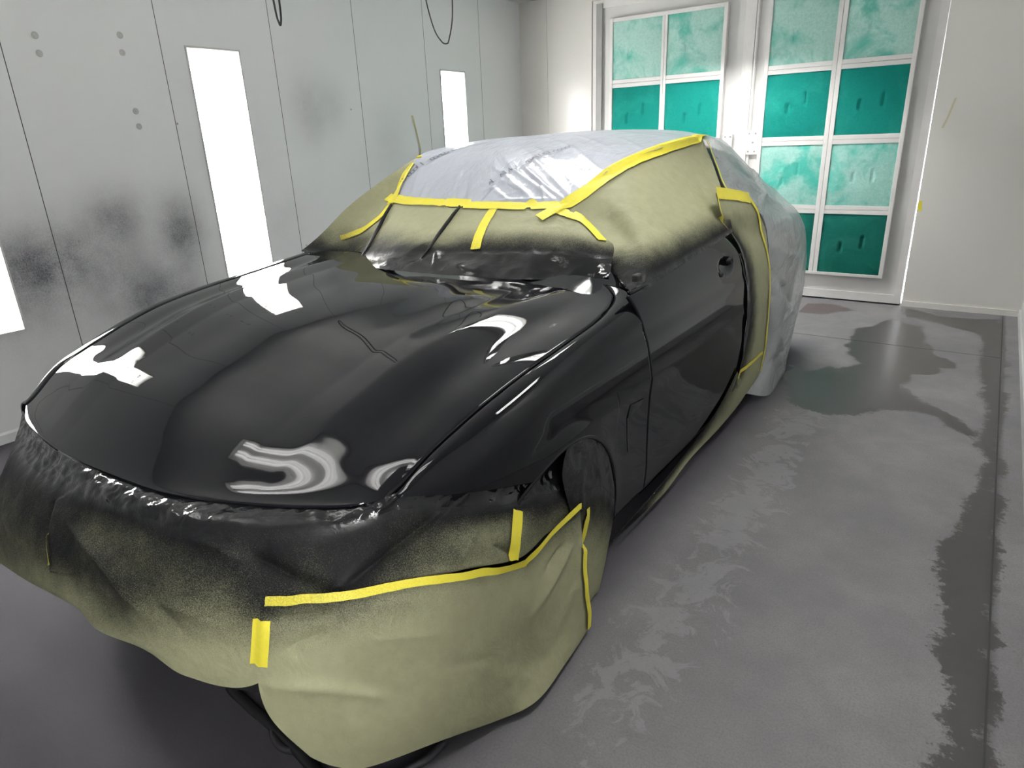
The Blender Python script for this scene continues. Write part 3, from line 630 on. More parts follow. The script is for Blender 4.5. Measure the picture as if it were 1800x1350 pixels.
xs = [-4.6 + 0.06 * i for i in range(56)] + [-1.24 + 0.025 * i for i in range(64)]
ys = [YF - 0.05 + 0.08 * i for i in range(34)] + [0.07 + 0.035 * i for i in range(182)]
xs = [x for x in xs if x < 0.34] + [0.36]
ys = [y for y in ys if y < 6.42] + [6.6]
V, F = [], []
A = {'wet': [], 'crust': [], 'grime_shade': [], 'rust': [], 'gloss': []}
for x in xs:
    for y in ys:
        V.append((x, y, 0))
        if x > -1.2:
            wv = max(sd_poly(x, y, STAINS['puddle']), sd_poly(x, y, STAINS['strip']))
            rv = sd_poly(x, y, STAINS['rust']) if y > 5 else -1
        else:
            wv, rv = -1, -1
        A['wet'].append(max(-0.5, wv))
        A['rust'].append(max(-0.5, rv))
        cx_ = -0.62 - 0.02 * (y - 2)
        A['crust'].append(math.exp(-((x - cx_) / 0.16) ** 2) * sst(0.9, 1.3, y) * sst(4.2, 3.4, y))
        A['grime_shade'].append(max(sst(-0.72, -0.98, x) * sst(5.2, 4.6, y), sst(1.3, 0.5, y) * sst(-0.6, -1.3, x), 0.55 * sst(0.205, 0.21, x) * sst(0.225, 0.218, x), 0.3 * sst(1.6, 0.3, y) * sst(-0.3, -0.9, x)))
        A['gloss'].append(math.exp(-((x + 0.35) / 0.5) ** 2 - ((y - 5.0) / 1.3) ** 2))
ny = len(ys)
F = [(i * ny + j, (i + 1) * ny + j, (i + 1) * ny + j + 1, i * ny + j + 1) for i in range(len(xs) - 1) for j in range(ny - 1)]
tag(mesh('floor', V, F, M_FLOOR, None, False, A), 'grey stained concrete booth floor with dark wet patches', None, None, 'structure')

# ---- left wall: panels with seams, holes for the lights
LIGHTS_Y = [(0.955, 1.312), (2.585, 2.945), (5.045, 5.385)]
LZ0, LZ1 = 0.585, 2.058
wl = empty('wall_left', (wall_x(1.1), 1.1, 0))
tag(wl, 'white sheet metal booth wall on the left with grey paint clouds', None, None, 'structure')
MIST = [(1.95, 1.12, .16, .14, .50), (2.32, 1.00, .13, .20, .70), (1.50, .90, .35, .20, .50), (1.25, .70, .4, .3, .35),
        (3.50, 1.70, .16, .22, .30), (2.05, .62, .32, .22, .62), (2.30, .42, .3, .2, .4), (3.0, .95, .5, .3, .16),
        (1.70, .95, .6, .25, .22), (3.72, 1.75, .12, .16, .18), (2.75, 1.5, .25, .4, .10), (4.3, 1.5, .2, .3, .12)]


def mist(y, z):
    v = 0
    for my, mz, sy, sz, a in MIST:
        v += a * math.exp(-((y - my) / sy) ** 2 - ((z - mz) / sz) ** 2)
    return min(v, 0.95)


def wall_grid(name, y0, y1, z0, z1, parent, m, xo=0.0, step=0.05):
    nu = max(1, int((y1 - y0) / step))
    nv = max(1, int((z1 - z0) / step))
    G, at = [], []
    for i in range(nu + 1):
        y = y0 + (y1 - y0) * i / nu
        G.append([(wall_x(y) + xo, y, z0 + (z1 - z0) * j / nv) for j in range(nv + 1)])
        at += [mist(y, p[2]) for p in G[-1]]
    return G, at


seams = [YF, -1.72, -0.90, -0.08, 0.75, 1.575, 2.42, 3.235, 4.02, 4.85, 5.67, YB + 0.02]
SG = 0.0022
for k in range(len(seams) - 1):
    a, b_ = seams[k] + SG, seams[k + 1] - SG
    rects = [(a, b_, 0.0, ZC)]
    for l0, l1 in LIGHTS_Y:
        if a < l0 and l1 < b_:
            rects = [(a, l0, 0.0, ZC), (l1, b_, 0.0, ZC), (l0, l1, 0.0, LZ0), (l0, l1, LZ1, ZC)]
    V, F, at = [], [], []
    for r_ in rects:
        G, a_ = wall_grid('p', *r_, wl, M_WALL)
        nv = len(G[0])
        b0 = len(V)
        V += [p for col in G for p in col]
        at += a_
        F += [(b0 + i * nv + j, b0 + (i + 1) * nv + j, b0 + (i + 1) * nv + j + 1, b0 + i * nv + j + 1) for i in range(len(G) - 1) for j in range(nv - 1)]
    o = mesh('wall_panel', V, F, M_WALL, wl, False, {'mist': at})
# backing behind the seams, beside the light boxes
bk = []
prev = YF - 0.1
for l0, l1 in LIGHTS_Y + [(YB + 0.1, YB + 0.1)]:
    if l0 - 0.03 > prev:
        bk.append((prev, l0 - 0.012))
    prev = l1 + 0.012
V, F = [], []
for a, b_ in bk:
    b0 = len(V)
    for y in (a, b_):
        for z in (-0.02, ZC + 0.05):
            V += [(wall_x(y) - 0.004, y, z), (wall_x(y) - 0.10, y, z)]
    # y0z0f,y0z0b,y0z1f,y0z1b,y1z0f,...
    for q in ((0, 4, 6, 2), (1, 3, 7, 5), (0, 2, 3, 1), (4, 5, 7, 6), (0, 1, 5, 4), (2, 6, 7, 3)):
        F.append(tuple(b0 + i for i in q))
mesh('wall_backing', V, F, M_SEAM, wl)
# washers on the wall
for y, z in ((1.745, 2.05), (1.744, 1.965), (2.19, 2.09), (2.182, 2.0), (2.187, 1.69), (2.187, 1.606)):
    V, F = [], []
    prof = [(0.0, 0.007), (0.006, 0.007), (0.009, 0.002), (0.013, 0.002), (0.0155, 0.005), (0.018, 0.0)]
    n = 16
    for r_, h in prof:
        for k in range(n):
            t = 2 * math.pi * k / n
            V.append((wall_x(y) + h + 0.0008, y + r_ * math.cos(t), z + r_ * math.sin(t)))
    for i in range(len(prof) - 1):
        for k in range(n):
            F.append((i * n + k, i * n + (k + 1) % n, (i + 1) * n + (k + 1) % n, (i + 1) * n + k))
    mesh('plug_washer', V, F, M_FRAME, wl, True)
# small screws and nicks
for y, z in ((2.43, 1.62), (3.9, 1.72), (3.85, 1.0), (1.70, 1.0), (2.33, .86), (3.28, .75)):
    box('screw', (wall_x(y), y - .004, z - .006), (wall_x(y) + .004, y + .004, z + .006), M_GALV, wl)
# skirting
V = []
for y in (YF, YB):
    V += [(wall_x(y) + .002, y, 0), (wall_x(y) + .02, y, 0), (wall_x(y) + .02, y, .05), (wall_x(y) + .002, y, .06)]
bb = mesh('baseboard_left', V, [(0, 1, 5, 4), (1, 2, 6, 5), (2, 3, 7, 6), (0, 4, 7, 3), (0, 3, 2, 1), (4, 5, 6, 7)], M_WALLP)
tag(bb, 'low white metal skirting along the left booth wall', None, None, 'structure')


# ---- light fixtures
def wall_light(y0, y1, label, cat='light', side=-1, mt=M_TUBE):
    """upright recessed tube fixture in a side wall; side -1 = left wall (recess towards -x)"""
    X = (lambda y: wall_x(y)) if side < 0 else (lambda y: XR)
    ym = (y0 + y1) / 2
    x0 = X(ym)
    s = side
    e = empty('wall_light', (x0, ym, LZ0))
    d = 0.13
    # housing: back and four slanted sides
    V, F = [], []
    for z in (LZ0, LZ1):
        for y in (y0, y1):
            V.append((X(y), y, z))
    iy0, iy1, iz0, iz1 = y0 + .015, y1 - .015, LZ0 + .03, LZ1 - .09
    for z in (iz0, iz1):
        for y in (iy0, iy1):
            V.append((X(y) + s * d, y, z))
    F = [(4, 5, 7, 6), (0, 1, 5, 4), (2, 6, 7, 3), (0, 4, 6, 2), (1, 3, 7, 5)]
    # outer shell so the box keeps the light in
    h = mesh('housing', V, F, M_REFL, e)
    so = h.modifiers.new('solid', 'SOLIDIFY')
    so.thickness = 0.006
    so.offset = 1 if side < 0 else -1
    so.offset = 0
    wdt = y1 - y0
    for f_ in (0.19, 0.31, 0.69, 0.81):
        yy = y0 + wdt * f_
        xx = X(yy) + s * 0.075
        t = tube('tube', [(xx, yy, LZ0 + .05), (xx, yy, (LZ0 + LZ1) / 2), (xx, yy, LZ1 - .085)], 0.016, mt, e, 10, 1)
        box('tube_holder', (xx - .016, yy - .014, LZ1 - .083), (xx + .016, yy + .014, LZ1 - .055), M_REFL, e)
    fr = []
    fw = 0.011
    xa, xb = sorted((x0 - s * 0.004, x0 + s * 0.004))
    k = 0.006
    fr = [((xa - k, y0 - fw, LZ0 - fw), (xb + k, y0, LZ1 + fw)), ((xa - k, y1, LZ0 - fw), (xb + k, y1 + fw, LZ1 + fw)),
          ((xa - k, y0, LZ0 - fw), (xb + k, y1, LZ0)), ((xa - k, y0, LZ1), (xb + k, y1, LZ1 + fw))]
    boxes('frame', fr, M_FRAME, e)
    mesh('cover_glass', [(X(y0) + s * .012, y0, LZ0), (X(y1) + s * .012, y1, LZ0), (X(y1) + s * .012, y1, LZ1), (X(y0) + s * .012, y0, LZ1)], [(0, 1, 2, 3)], M_PANE, e)
    tag(e, label, cat, 'upright lights set into the booth walls')
    return e


LLAB = ['bright upright tube light cut off by the left edge of the picture',
        'bright upright tube light on the left wall rising behind the black hood',
        'narrow far upright tube light above the silver roof film near the corner']
for (a, b_), lb in zip(LIGHTS_Y, LLAB):
    wall_light(a, b_, lb)


def ceiling_light(x, y, lx, ly, label, power=1.0):
    mt = emit('lit_ceiling_tube', (1.0, 0.99, 0.975), TUBE_POWER * power)
    e = empty('ceiling_light', (x, y, ZC))
    x0, x1, y0, y1 = x - lx / 2, x + lx / 2, y - ly / 2, y + ly / 2
    box('housing', (x0, y0, ZC - .012), (x1, y1, ZC - .002), M_REFL, e)
    boxes('frame', [((x0 - .02, y0 - .02, ZC - .09), (x0, y1 + .02, ZC - .001)), ((x1, y0 - .02, ZC - .09), (x1 + .02, y1 + .02, ZC - .001)),
                    ((x0, y0 - .02, ZC - .09), (x1, y0, ZC - .001)), ((x0, y1, ZC - .09), (x1, y1 + .02, ZC - .001))], M_FRAME, e)
    for f_ in (.17, .31, .69, .83):
        if ly > lx:
            tube('tube', [(x0 + lx * f_, y0 + .04, ZC - .05), (x0 + lx * f_, y, ZC - .05), (x0 + lx * f_, y1 - .04, ZC - .05)], .016, mt, e, 10, 1)
        else:
            tube('tube', [(x0 + .04, y0 + ly * f_, ZC - .05), (x, y0 + ly * f_, ZC - .05), (x1 - .04, y0 + ly * f_, ZC - .05)], .016, mt, e, 10, 1)
    mesh('cover_glass', [(x0, y0, ZC - .085), (x1, y0, ZC - .085), (x1, y1, ZC - .085), (x0, y1, ZC - .085)], [(0, 1, 2, 3)], M_PANE, e)
    tag(e, label, 'light', 'ceiling lights of the booth')
    return e


CEIL = [(-2.0, 0.50, 1.80, .34, 'ceiling tube light across the booth over the nose of the car', .26),
        (-2.15, 3.35, 1.25, .34, 'ceiling tube light across the booth over the roof of the car', .7),
        (-2.05, 5.45, 1.25, .34, 'added ceiling tube light across the booth before the doors, out of view', 2.1),  # unseen lamp added to brighten the back wall and doors
        (-0.30, 2.1, .34, 1.25, 'added ceiling tube light over the right side of the car, out of view', 0.85)]  # added out of view to lift the right floor and the apron
for c_ in CEIL:
    ceiling_light(*c_)

# ---- ceiling, right wall, wall behind the camera
tag(box('ceiling', (-4.75, YF - .1, ZC), (XR + .2, YB + .2, ZC + .08), M_CEIL), 'white booth ceiling', None, None, 'structure')
RL = (-0.48, -0.12)
wr = empty('wall_right', (XR, 1.9, 0))
tag(wr, 'white booth wall at the right edge', None, None, 'structure')
for y0, y1, z0, z1 in ((YF - .1, RL[0], 0, ZC), (RL[1], YB + .1, 0, ZC), (RL[0], RL[1], 0, LZ0), (RL[0], RL[1], LZ1, ZC)):
    box('wall_panel', (XR, y0, z0), (XR + .16, y1, z1), M_WALLP, wr)
box('wall_backing', (XR + .16, RL[0] - .1, LZ0 - .1), (XR + .18, RL[1] + .1, LZ1 + .1), M_SEAM, wr)
wall_light(RL[0], RL[1], 'added upright tube light in the right wall behind the camera, out of view', 'light', 1, emit('added_fill_tube', (1.0, 0.99, 0.975), TUBE_POWER * 1.15))  # unseen fill lamp, added to light the apron and the left wall
tag(box('wall_front', (-4.6, YF - .1, 0), (XR, YF, ZC), M_WALLP), 'white booth wall behind the camera', None, None, 'structure')
tag(box('baseboard_right', (XR - .012, YF, 0), (XR - .001, YB - .012, .06), M_WALLP), 'thin white skirting on the right wall', None, None, 'structure')

# ---- back wall around the doors
DX0, DX1, DZ1 = -3.47, -0.512, 2.66
bw = empty('wall_back', ((wall_x(YB) + XR) / 2, YB, 0))
tag(bw, 'white back wall around the filter doors', None, None, 'structure')
for x0, x1 in ((-4.62, -4.0), (-3.997, DX0 - .014)):
    box('wall_panel', (x0, YB, 0), (x1, YB + .1, ZC), M_WALLB, bw)
# right panel: its door-side edge leans a little, so the gap opens towards the floor
e0, e1 = DX1 + .013, DX1 + .003
V = [(e0, YB, .04), (XR + .05, YB, .04), (XR + .05, YB, ZC), (e1, YB, ZC), (e0, YB + .1, .04), (XR + .05, YB + .1, .04), (XR + .05, YB + .1, ZC), (e1, YB + .1, ZC)]
mesh('wall_panel', V, [(0, 1, 2, 3), (4, 7, 6, 5), (0, 3, 7, 4), (0, 4, 5, 1), (3, 2, 6, 7), (1, 5, 6, 2)], M_WALLB, bw)
box('header', (DX0 - .014, YB, DZ1 + .004), (e1, YB + .1, ZC), M_WALLB, bw)
box('sill_strip', (e0, YB - .012, 0), (XR, YB + .1, .046), M_WALLB, bw)
box('jamb_gap', (DX0 - .016, YB + .03, 0), (DX0 - .001, YB + .09, DZ1), M_SEAM, bw)
box('jamb_channel', (-3.425, YB - .018, 0.02), (-3.365, YB - .004, 2.63), M_GALV, bw)
# threshold shadow gap under doors
box('threshold', (DX0, YB + .03, -.01), (DX1, YB + .09, .012), M_SEAM, bw)


# ---- filter doors
def pad(x0, x1, z0, z1, m, parent, marks, seed, dep=.022):
    """a soft filter pad: slightly pillowed, with pinch slits and a few creases"""
    rnd = random.Random(seed)
    n = 44
    G = []
    cre = [(rnd.uniform(.1, .9), rnd.uniform(.1, .9), rnd.uniform(0, 3.1), rnd.uniform(.1, .25)) for _ in range(3)]
    for i in range(n + 1):
        col = []
        for j in range(n + 1):
            u, v = i / n, j / n
            pil = 0.010 * (1 - (2 * u - 1) ** 6) * (1 - (2 * v - 1) ** 6)
            d = pil + 0.004 * noise.noise(Vector((u * 4 + seed, v * 4, seed * .7)))
            for mu, mv, ln in marks:
                dv = max(0, abs(v - mv) - ln)
                d -= dep * math.exp(-((u - mu) / 0.022) ** 2 - (dv / 0.03) ** 2)
            for cu, cv, a, ln in cre:
                du, dv = u - cu, v - cv
                s_ = du * math.cos(a) + dv * math.sin(a)
                t_ = -du * math.sin(a) + dv * math.cos(a)
                d += 0.004 * math.exp(-(t_ / .03) ** 2 - (s_ / ln) ** 2)
            col.append((x0 + (x1 - x0) * u, YB - 0.022 - d, z0 + (z1 - z0) * v))
        G.append(col)
    return grid_obj('filter_pad', G, m, parent)


ROWS = [(0.245, 0.748), (0.818, 1.312), (1.383, 1.882), (1.953, 2.455)]
KIND = ['dark', 'mint', 'green', 'pale']


def filter_door(name, lx0, lx1, fx0, fx1, mull, label, seed):
    e = empty(name, ((lx0 + lx1) / 2, YB, 0))
    tag(e, label, None, None, 'structure')
    box('leaf', (lx0, YB + .012, .014), (lx1, YB + .07, DZ1), M_DOOR, e)
    st = .085
    boxes('stile', [((lx0, YB - .004, .014), (lx0 + .055, YB + .013, DZ1)), ((lx1 - .055, YB - .004, .014), (lx1, YB + .013, DZ1))], M_DOORB, e)
    boxes('rail', [((lx0 + .055, YB - .004, .014), (lx1 - .055, YB + .013, .085)), ((lx0 + .055, YB - .004, DZ1 - .07), (lx1 - .055, YB + .013, DZ1))], M_DOORB, e)
    z0, z1 = .222, 2.485
    fw = .033
    y0, y1 = YB - .036, YB + .014
    for a, b_ in ((fx0, fx0 + fw), (fx1 - fw, fx1)):
        box('frame_upright', (a, y0, z0), (b_, y1, z1), M_DOORB, e, .003)
    for a, b_ in ((z0, z0 + fw - .008), (z1 - fw, z1)):
        box('frame_rail', (fx0 + fw, y0, a), (fx1 - fw, y1, b_), M_DOORB, e, .003)
    m0, m1 = mull
    box('mullion', (m0, y0 + .002, z0 + fw - .008), ((m0 + m1) / 2 - .001, y1, z1 - fw), M_DOORB, e, .002)
    box('mullion', ((m0 + m1) / 2 + .001, y0 + .002, z0 + fw - .008), (m1, y1, z1 - fw), M_DOORB, e, .002)
    for k in range(3):
        a, b_ = ROWS[k][1], ROWS[k + 1][0]
        for xa, xb in ((fx0 + fw, m0), (m1, fx1 - fw)):
            mid_ = (a + b_) / 2
            box('crossbar', (xa, y0 + .003, a), (xb, y1, mid_ - .001), M_DOORB, e, .002)
            box('crossbar', (xa, y0 + .003, mid_ + .001), (xb, y1, b_), M_DOORB, e, .002)
    for k, (a, b_) in enumerate(ROWS):
        for c_, (xa, xb) in enumerate(((fx0 + fw, m0), (m1, fx1 - fw))):
            rnd = random.Random(seed * 10 + k * 2 + c_)
            marks = [(0.36 + rnd.uniform(-.04, .04), 0.44 + rnd.uniform(-.05, .02), 0.05), (0.66 + rnd.uniform(-.03, .03), 0.52 + rnd.uniform(-.03, .08), 0.07)]
            if KIND[k] == 'pale':
                marks = [(m_[0], m_[1], .03) for m_ in marks[:1]]
            pad(xa - .004, xb + .004, a - .004, b_ + .004, M_PAD[KIND[k]], e, marks, seed * 7 + k * 2 + c_, .020 if KIND[k] in ('green', 'dark') else .010)
    return e


d1 = filter_door('door_1', DX0, -1.945, -3.272, -2.145, (-2.742, -2.690), 'white left door leaf with green filter pads behind the car roof', 1)
d2 = filter_door('door_2', -1.935, DX1, -1.800, -0.668, (-1.262, -1.190), 'white right door leaf with eight green filter pads', 2)
box('astragal', (-1.965, YB - .016, .02), (-1.905, YB + .011, 2.63), M_DOORB, d2, .003)
box('edge_channel', (-1.903, YB - .012, 1.447), (-1.885, YB + .011, 2.63), M_DOORB, d2, .002)
box('hinge_plate', (-1.904, YB - .018, 1.243), (-1.806, YB + .011, 1.445), M_DOORB, d2, .003)
box('hinge_plate', (-2.120, YB - .018, 1.30), (-2.035, YB + .011, 1.42), M_DOORB, d1, .003)
for (x, z, p) in ((-1.885, 1.27, d2), (-1.83, 1.27, d2), (-1.885, 1.42, d2), (-1.83, 1.42, d2), (-1.85, 1.345, d2), (-2.1, 1.40, d1), (-2.055, 1.40, d1), (-2.1, 1.32, d1), (-2.055, 1.32, d1)):
    box('bolt', (x - .007, YB - .023, z - .007), (x + .007, YB - .017, z + .007), M_GALV, p, .002)
# joint line along the floor
tag(box('trim_1', (.206, YF, -.002), (.212, YB - .05, .0012), M_SEAM), 'dark straight joint in the concrete along the right wall', None, None, 'structure')
tag(box('trim_2', (-4.15, 5.146, -.002), (.204, 5.154, .0009), simple('worn_joint', (.085, .08, .082), .7)), 'thin dark joint across the concrete before the doors', None, None, 'structure')


# ============================================================ the car (nose towards the camera, left flank visible)
car = empty('car', (CX, 2.8, 0))
tag(car, 'black freshly painted car masked with paper and film', 'car')

T_GAPC = [(.958, .740), (1.05, .760), (1.16, .780), (1.256, .800), (1.414, .820), (1.644, .830), (1.804, .830), (1.94, .812), (2.031, .780), (2.097, .710)]
T_ZN = [(.958, .669), (1.049, .719), (1.16, .764), (1.256, .804), (1.414, .848), (1.644, .883), (1.804, .901), (1.94, .917), (2.03, .932), (2.10, .952)]
T_ZF = [(.74, .663), (.79, .705), (.877, .762), (.98, .800), (1.045, .823), (1.16, .862), (1.29, .896), (1.45, .921), (1.66, .944), (1.97, .978)]
T_CROWN = [(.65, .135), (.8, .105), (1.0, .080), (1.3, .060), (1.7, .040), (1.95, .020), (2.1, .014)]
T_YF = [(-.80, .752), (-.64, .693), (-.46, .664), (-.295, .650), (-.12, .648), (.02, .655), (.19, .670), (.31, .697), (.41, .735), (.525, .785), (.62, .838), (.695, .895), (.74, .958)]
T_YR = [(-.87, 2.10), (-.5, 2.09), (-.15, 2.09), (.16, 2.09), (.41, 2.10), (.6, 2.11), (.71, 2.115)]


def crease_pos(y):
    return .455 + .12 * (y - .8) / 1.2


def hood_z(c, y):
    k = (c + .8) / 1.6
    z = interp(T_ZN, y) * k + interp(T_ZF, y) * (1 - k) + interp(T_CROWN, y) * (1 - (c / .8) ** 2)
    ac = abs(c)
    ck = crease_pos(y)
    fade = sst(.80, 1.15, y) * sst(2.02, 1.7, y)
    d = math.sqrt((ac - ck) ** 2 + .004 ** 2)
    z += .011 * max(0.0, 1 - d / .11) * (.35 + .65 * fade)
    vm = (ck + .80) / 2
    z -= .013 * math.exp(-((ac - vm) / .075) ** 2) * fade
    # soft channel either side of the centre
    z -= .004 * math.exp(-((ac - .22) / .10) ** 2) * fade
    yf = interp(T_YF, min(max(c, -.8), .74))
    s = max(0.0, y - yf)
    zl = .66
    b_ = 1 - math.exp(-s / .055)
    return zl + (z - zl) * b_


def hood_pt(s, t, inset=.003):
    c = -.80 + 1.6 * t
    y = 1.3
    for _ in range(6):
        yf = interp(T_YF, min(max(c, -.80), .74)) + .001
        yr = interp(T_YR, min(max(c, -.87), .71))
        y = yf + (yr - yf) * s
        cn = interp(T_GAPC, min(max(y, .958), 2.097)) - inset
        if y < .958:
            cn = .74 - inset
        c = -.80 + (cn + .80) * t
    return c, y, hood_z(c, y)


G = []
NS, NT = 120, 150
for i in range(NS + 1):
    s = (i / NS)
    s = s * s * (1.6 - .6 * s)     # denser at the nose
    col = []
    for j in range(NT + 1):
        c, y, z = hood_pt(s, j / NT)
        col.append((CX + c, y, z))
    G.append(col)
hood = grid_obj('hood', G, M_PAINT, car, flip=True)
so = hood.modifiers.new('sheet_metal', 'SOLIDIFY')
so.thickness = .014
so.offset = -1
tag(hood, 'glossy black hood with long creases')

# ---- flank surface
T_LOW = [(.08, .862), (.16, .878), (.25, .888), (.35, .889), (.45, .892), (.55, .899), (.63, .910)]
T_UP = [(.63, .910), (.70, .9055), (.77, .900), (.81, .8925), (.85, .889), (.90, .881), (.95, .866), (1.0, .845), (1.06, .812)]
AY, AZ, AR = 1.50, .27, .345


def c_side(y, z):
    c = interp(T_LOW, z) if z <= .63 else interp(T_UP, z)
    if y < 1.42:
        c -= .150 * ((1.42 - y) / .462) ** 2
    if y > 4.2:
        c -= .22 * ((y - 4.2) / .8) ** 2
    d = math.hypot(y - AY, z - AZ) - AR
    if z < .8:
        c += .007 * math.exp(-(d / .035) ** 2)
    return c


T_DF = [(.08, 2.115), (.247, 2.11), (.40, 2.105), (.554, 2.095), (.69, 2.075), (.823, 2.04), (.90, 2.0), (.969, 1.955)]
T_DR = [(.165, 3.30), (.337, 3.29), (.474, 3.265), (.68, 3.225), (.80, 3.18), (.912, 3.115), (1.0, 3.005), (1.045, 2.93)]
T_BELT = [(1.95, .952), (2.2, .962), (2.6, .992), (2.95, 1.030), (3.1, 1.045)]


def fender_zb(y):
    if y < AY:
        line = .665 - .25 * (y - .958)
    else:
        line = .165
    if abs(y - AY) < AR:
        return max(line, AZ + math.sqrt(AR * AR - (y - AY) ** 2))
    return line if y < AY else .165


def near_fender():
    G = []
    NU, NA, NB = 170, 16, 44
    for i in range(NU + 1):
        u = i / NU
        col = []
        yb = .964 + (2.105 - .964) * u
        zb = fender_zb(yb)
        for j in range(NA + 1):
            f = j / NA
            zq = interp(T_ZN, min(.964 + 1.04 * u, 2.0)) - .085
            y = .964 + ((2.092 + (interp(T_DF, zq) - .003 - 2.092) * f) - .964) * u
            cg = interp(T_GAPC, y)
            p0c, p0z = cg + .003, hood_z(cg, y)
            z1 = max(p0z - .085, min(zb + .004, p0z - .004))
            p2c = max(c_side(y, z1), p0c + .002)
            p1c, p1z = p2c - .002 + .15 * (p0c - p2c), p0z + .006
            c = (1 - f) ** 2 * p0c + 2 * f * (1 - f) * p1c + f * f * p2c
            z = (1 - f) ** 2 * p0z + 2 * f * (1 - f) * p1z + f * f * z1
            col.append((CX + c, y, z))
        z1 = col[-1][2]
        for j in range(1, NB + 1):
            f = j / NB
            z = z1 + (min(zb, z1 - .001) - z1) * f
            ye = interp(T_DF, z) - .003
            y = .964 + (ye - .964) * u
            col.append((CX + max(c_side(y, z), interp(T_GAPC, min(y, 2.09)) + .001), y, z))
        G.append(col)
    o = grid_obj('front_fender', G, M_PAINT, car, flip=True)
    so = o.modifiers.new('sheet_metal', 'SOLIDIFY')
    so.thickness = .010
    so.offset = -1
    return o


fn = near_fender()
tag(fn, 'glossy black front fender with wheel arch')
pts = []
for k in range(25):
    a = math.radians(150 - k * 7.4)
    y, z = AY + AR * math.cos(a), AZ + AR * math.sin(a)
    pts.append((CX + c_side(y, z) - .004, y, z))
tube('arch_lip', pts, .007, M_PAINT, fn, 8, 3)
# trim vent behind the wheel
mesh('fender_vent', [(CX + c_side(1.915, .54) + .002, 1.912, .535), (CX + c_side(1.93, .585) + .002, 1.925, .588), (CX + c_side(2.04, .575) + .002, 2.045, .572), (CX + c_side(2.0, .565) + .006, 2.0, .560)], [(0, 1, 2, 3)], M_RUBBER, fn)
tube('fender_crease', [(CX + c_side(1.917, .545) - .001, 1.915, .54), (CX + c_side(1.93, .47) - .001, 1.93, .47), (CX + c_side(1.945, .40) - .001, 1.945, .40)], .0035, M_RUBBER, fn, 6, 4)


def far_fender():
    G = []
    NU = 80
    for i in range(NU + 1):
        y = .753 + (2.03 - .753) * i / NU
        zt = hood_z(-.80, y)
        col = []
        for j in range(33):
            f = j / 32
            if f < .5:
                g = f / .5
                c = -.803 - .115 * math.sin(g * math.pi / 2)
                z = zt + .012 * math.sin(g * math.pi) - .11 * (1 - math.cos(g * math.pi / 2))
            else:
                g = (f - .5) / .5
                c = -.918
                z = (zt - .11) + (.45 - (zt - .11)) * g
            if y < 1.3:
                c += .10 * ((1.3 - y) / .55) ** 2 * f
            col.append((CX + c, y, z))
        G.append(col)
    o = grid_obj('front_fender', G, M_PAINT, car)
    so = o.modifiers.new('sheet_metal', 'SOLIDIFY')
    so.thickness = .010
    so.offset = -1
    return o


tag(far_fender(), 'glossy black front fender on the far side')


def door_surface(y, z):
    return CX + c_side(y, z)


G = []
NU, NV = 110, 90
for i in range(NU + 1):
    u = i / NU
    col = []
    for j in range(NV + 1):
        v = j / NV
        y = 2.0 + .95 * u
        for _ in range(4):
            z = .168 + (interp(T_BELT, y) - .168) * v
            y0, y1 = interp(T_DF, z) + .003, interp(T_DR, z)
            y = y0 + (y1 - y0) * u
        c = c_side(y, z)
        # dished handle recess
        dd = ((y - 2.915) / .075) ** 2 + ((z - .893) / .034) ** 2
        c -= .020 * math.exp(-dd ** 2)
        col.append((CX + c, y, z))
    G.append(col)
door = grid_obj('front_door', G, M_PAINT, car, flip=False)
so = door.modifiers.new('sheet_metal', 'SOLIDIFY')
so.thickness = .012
so.offset = -1
tag(door, 'glossy black front door with the handle taken off')
# handle fixings left in the recess
for y, z, r_ in ((2.985, .905, .017), (2.850, .868, .012)):
    V, F = [], []
    n = 14
    prof = [(r_, -.012), (r_, .006), (r_ * .75, .010), (r_ * .45, .010), (r_ * .4, .0)]
    for rr, h in prof:
        for k in range(n):
            t = 2 * math.pi * k / n
            V.append((door_surface(y, z) + h - .003, y + rr * math.cos(t) * 1.15, z + rr * math.sin(t)))
    for i in range(len(prof) - 1):
        for k in range(n):
            F.append((i * n + k, i * n + (k + 1) % n, (i + 1) * n + (k + 1) % n, (i + 1) * n + k))
    F.append(tuple((len(prof) - 1) * n + k for k in range(n)))
    mesh('handle_mount', V, F, M_RUBBER, door, True)
# belt moulding
tube('belt_trim', [(CX + c_side(y, interp(T_BELT, y)) - .004, y, interp(T_BELT, y) + .006) for y in (1.985, 2.1, 2.25, 2.4, 2.6, 2.8, 2.93)], .008, M_PAINT, door, 8, 5)
# mirror mount on the paper-covered corner
box('mirror_mount', (CX + .845, 2.03, .985), (CX + .868, 2.075, 1.01), M_RUBBER, door, .006)

# ---- shell below masking: rocker, rear flank, roof
T_ROOF = [(1.9, .93), (2.0, .955), (2.4, 1.155), (2.7, 1.30), (2.9, 1.37), (3.3, 1.415), (3.8, 1.415), (4.2, 1.33), (4.5, 1.20), (4.75, 1.06), (4.92, 1.0)]


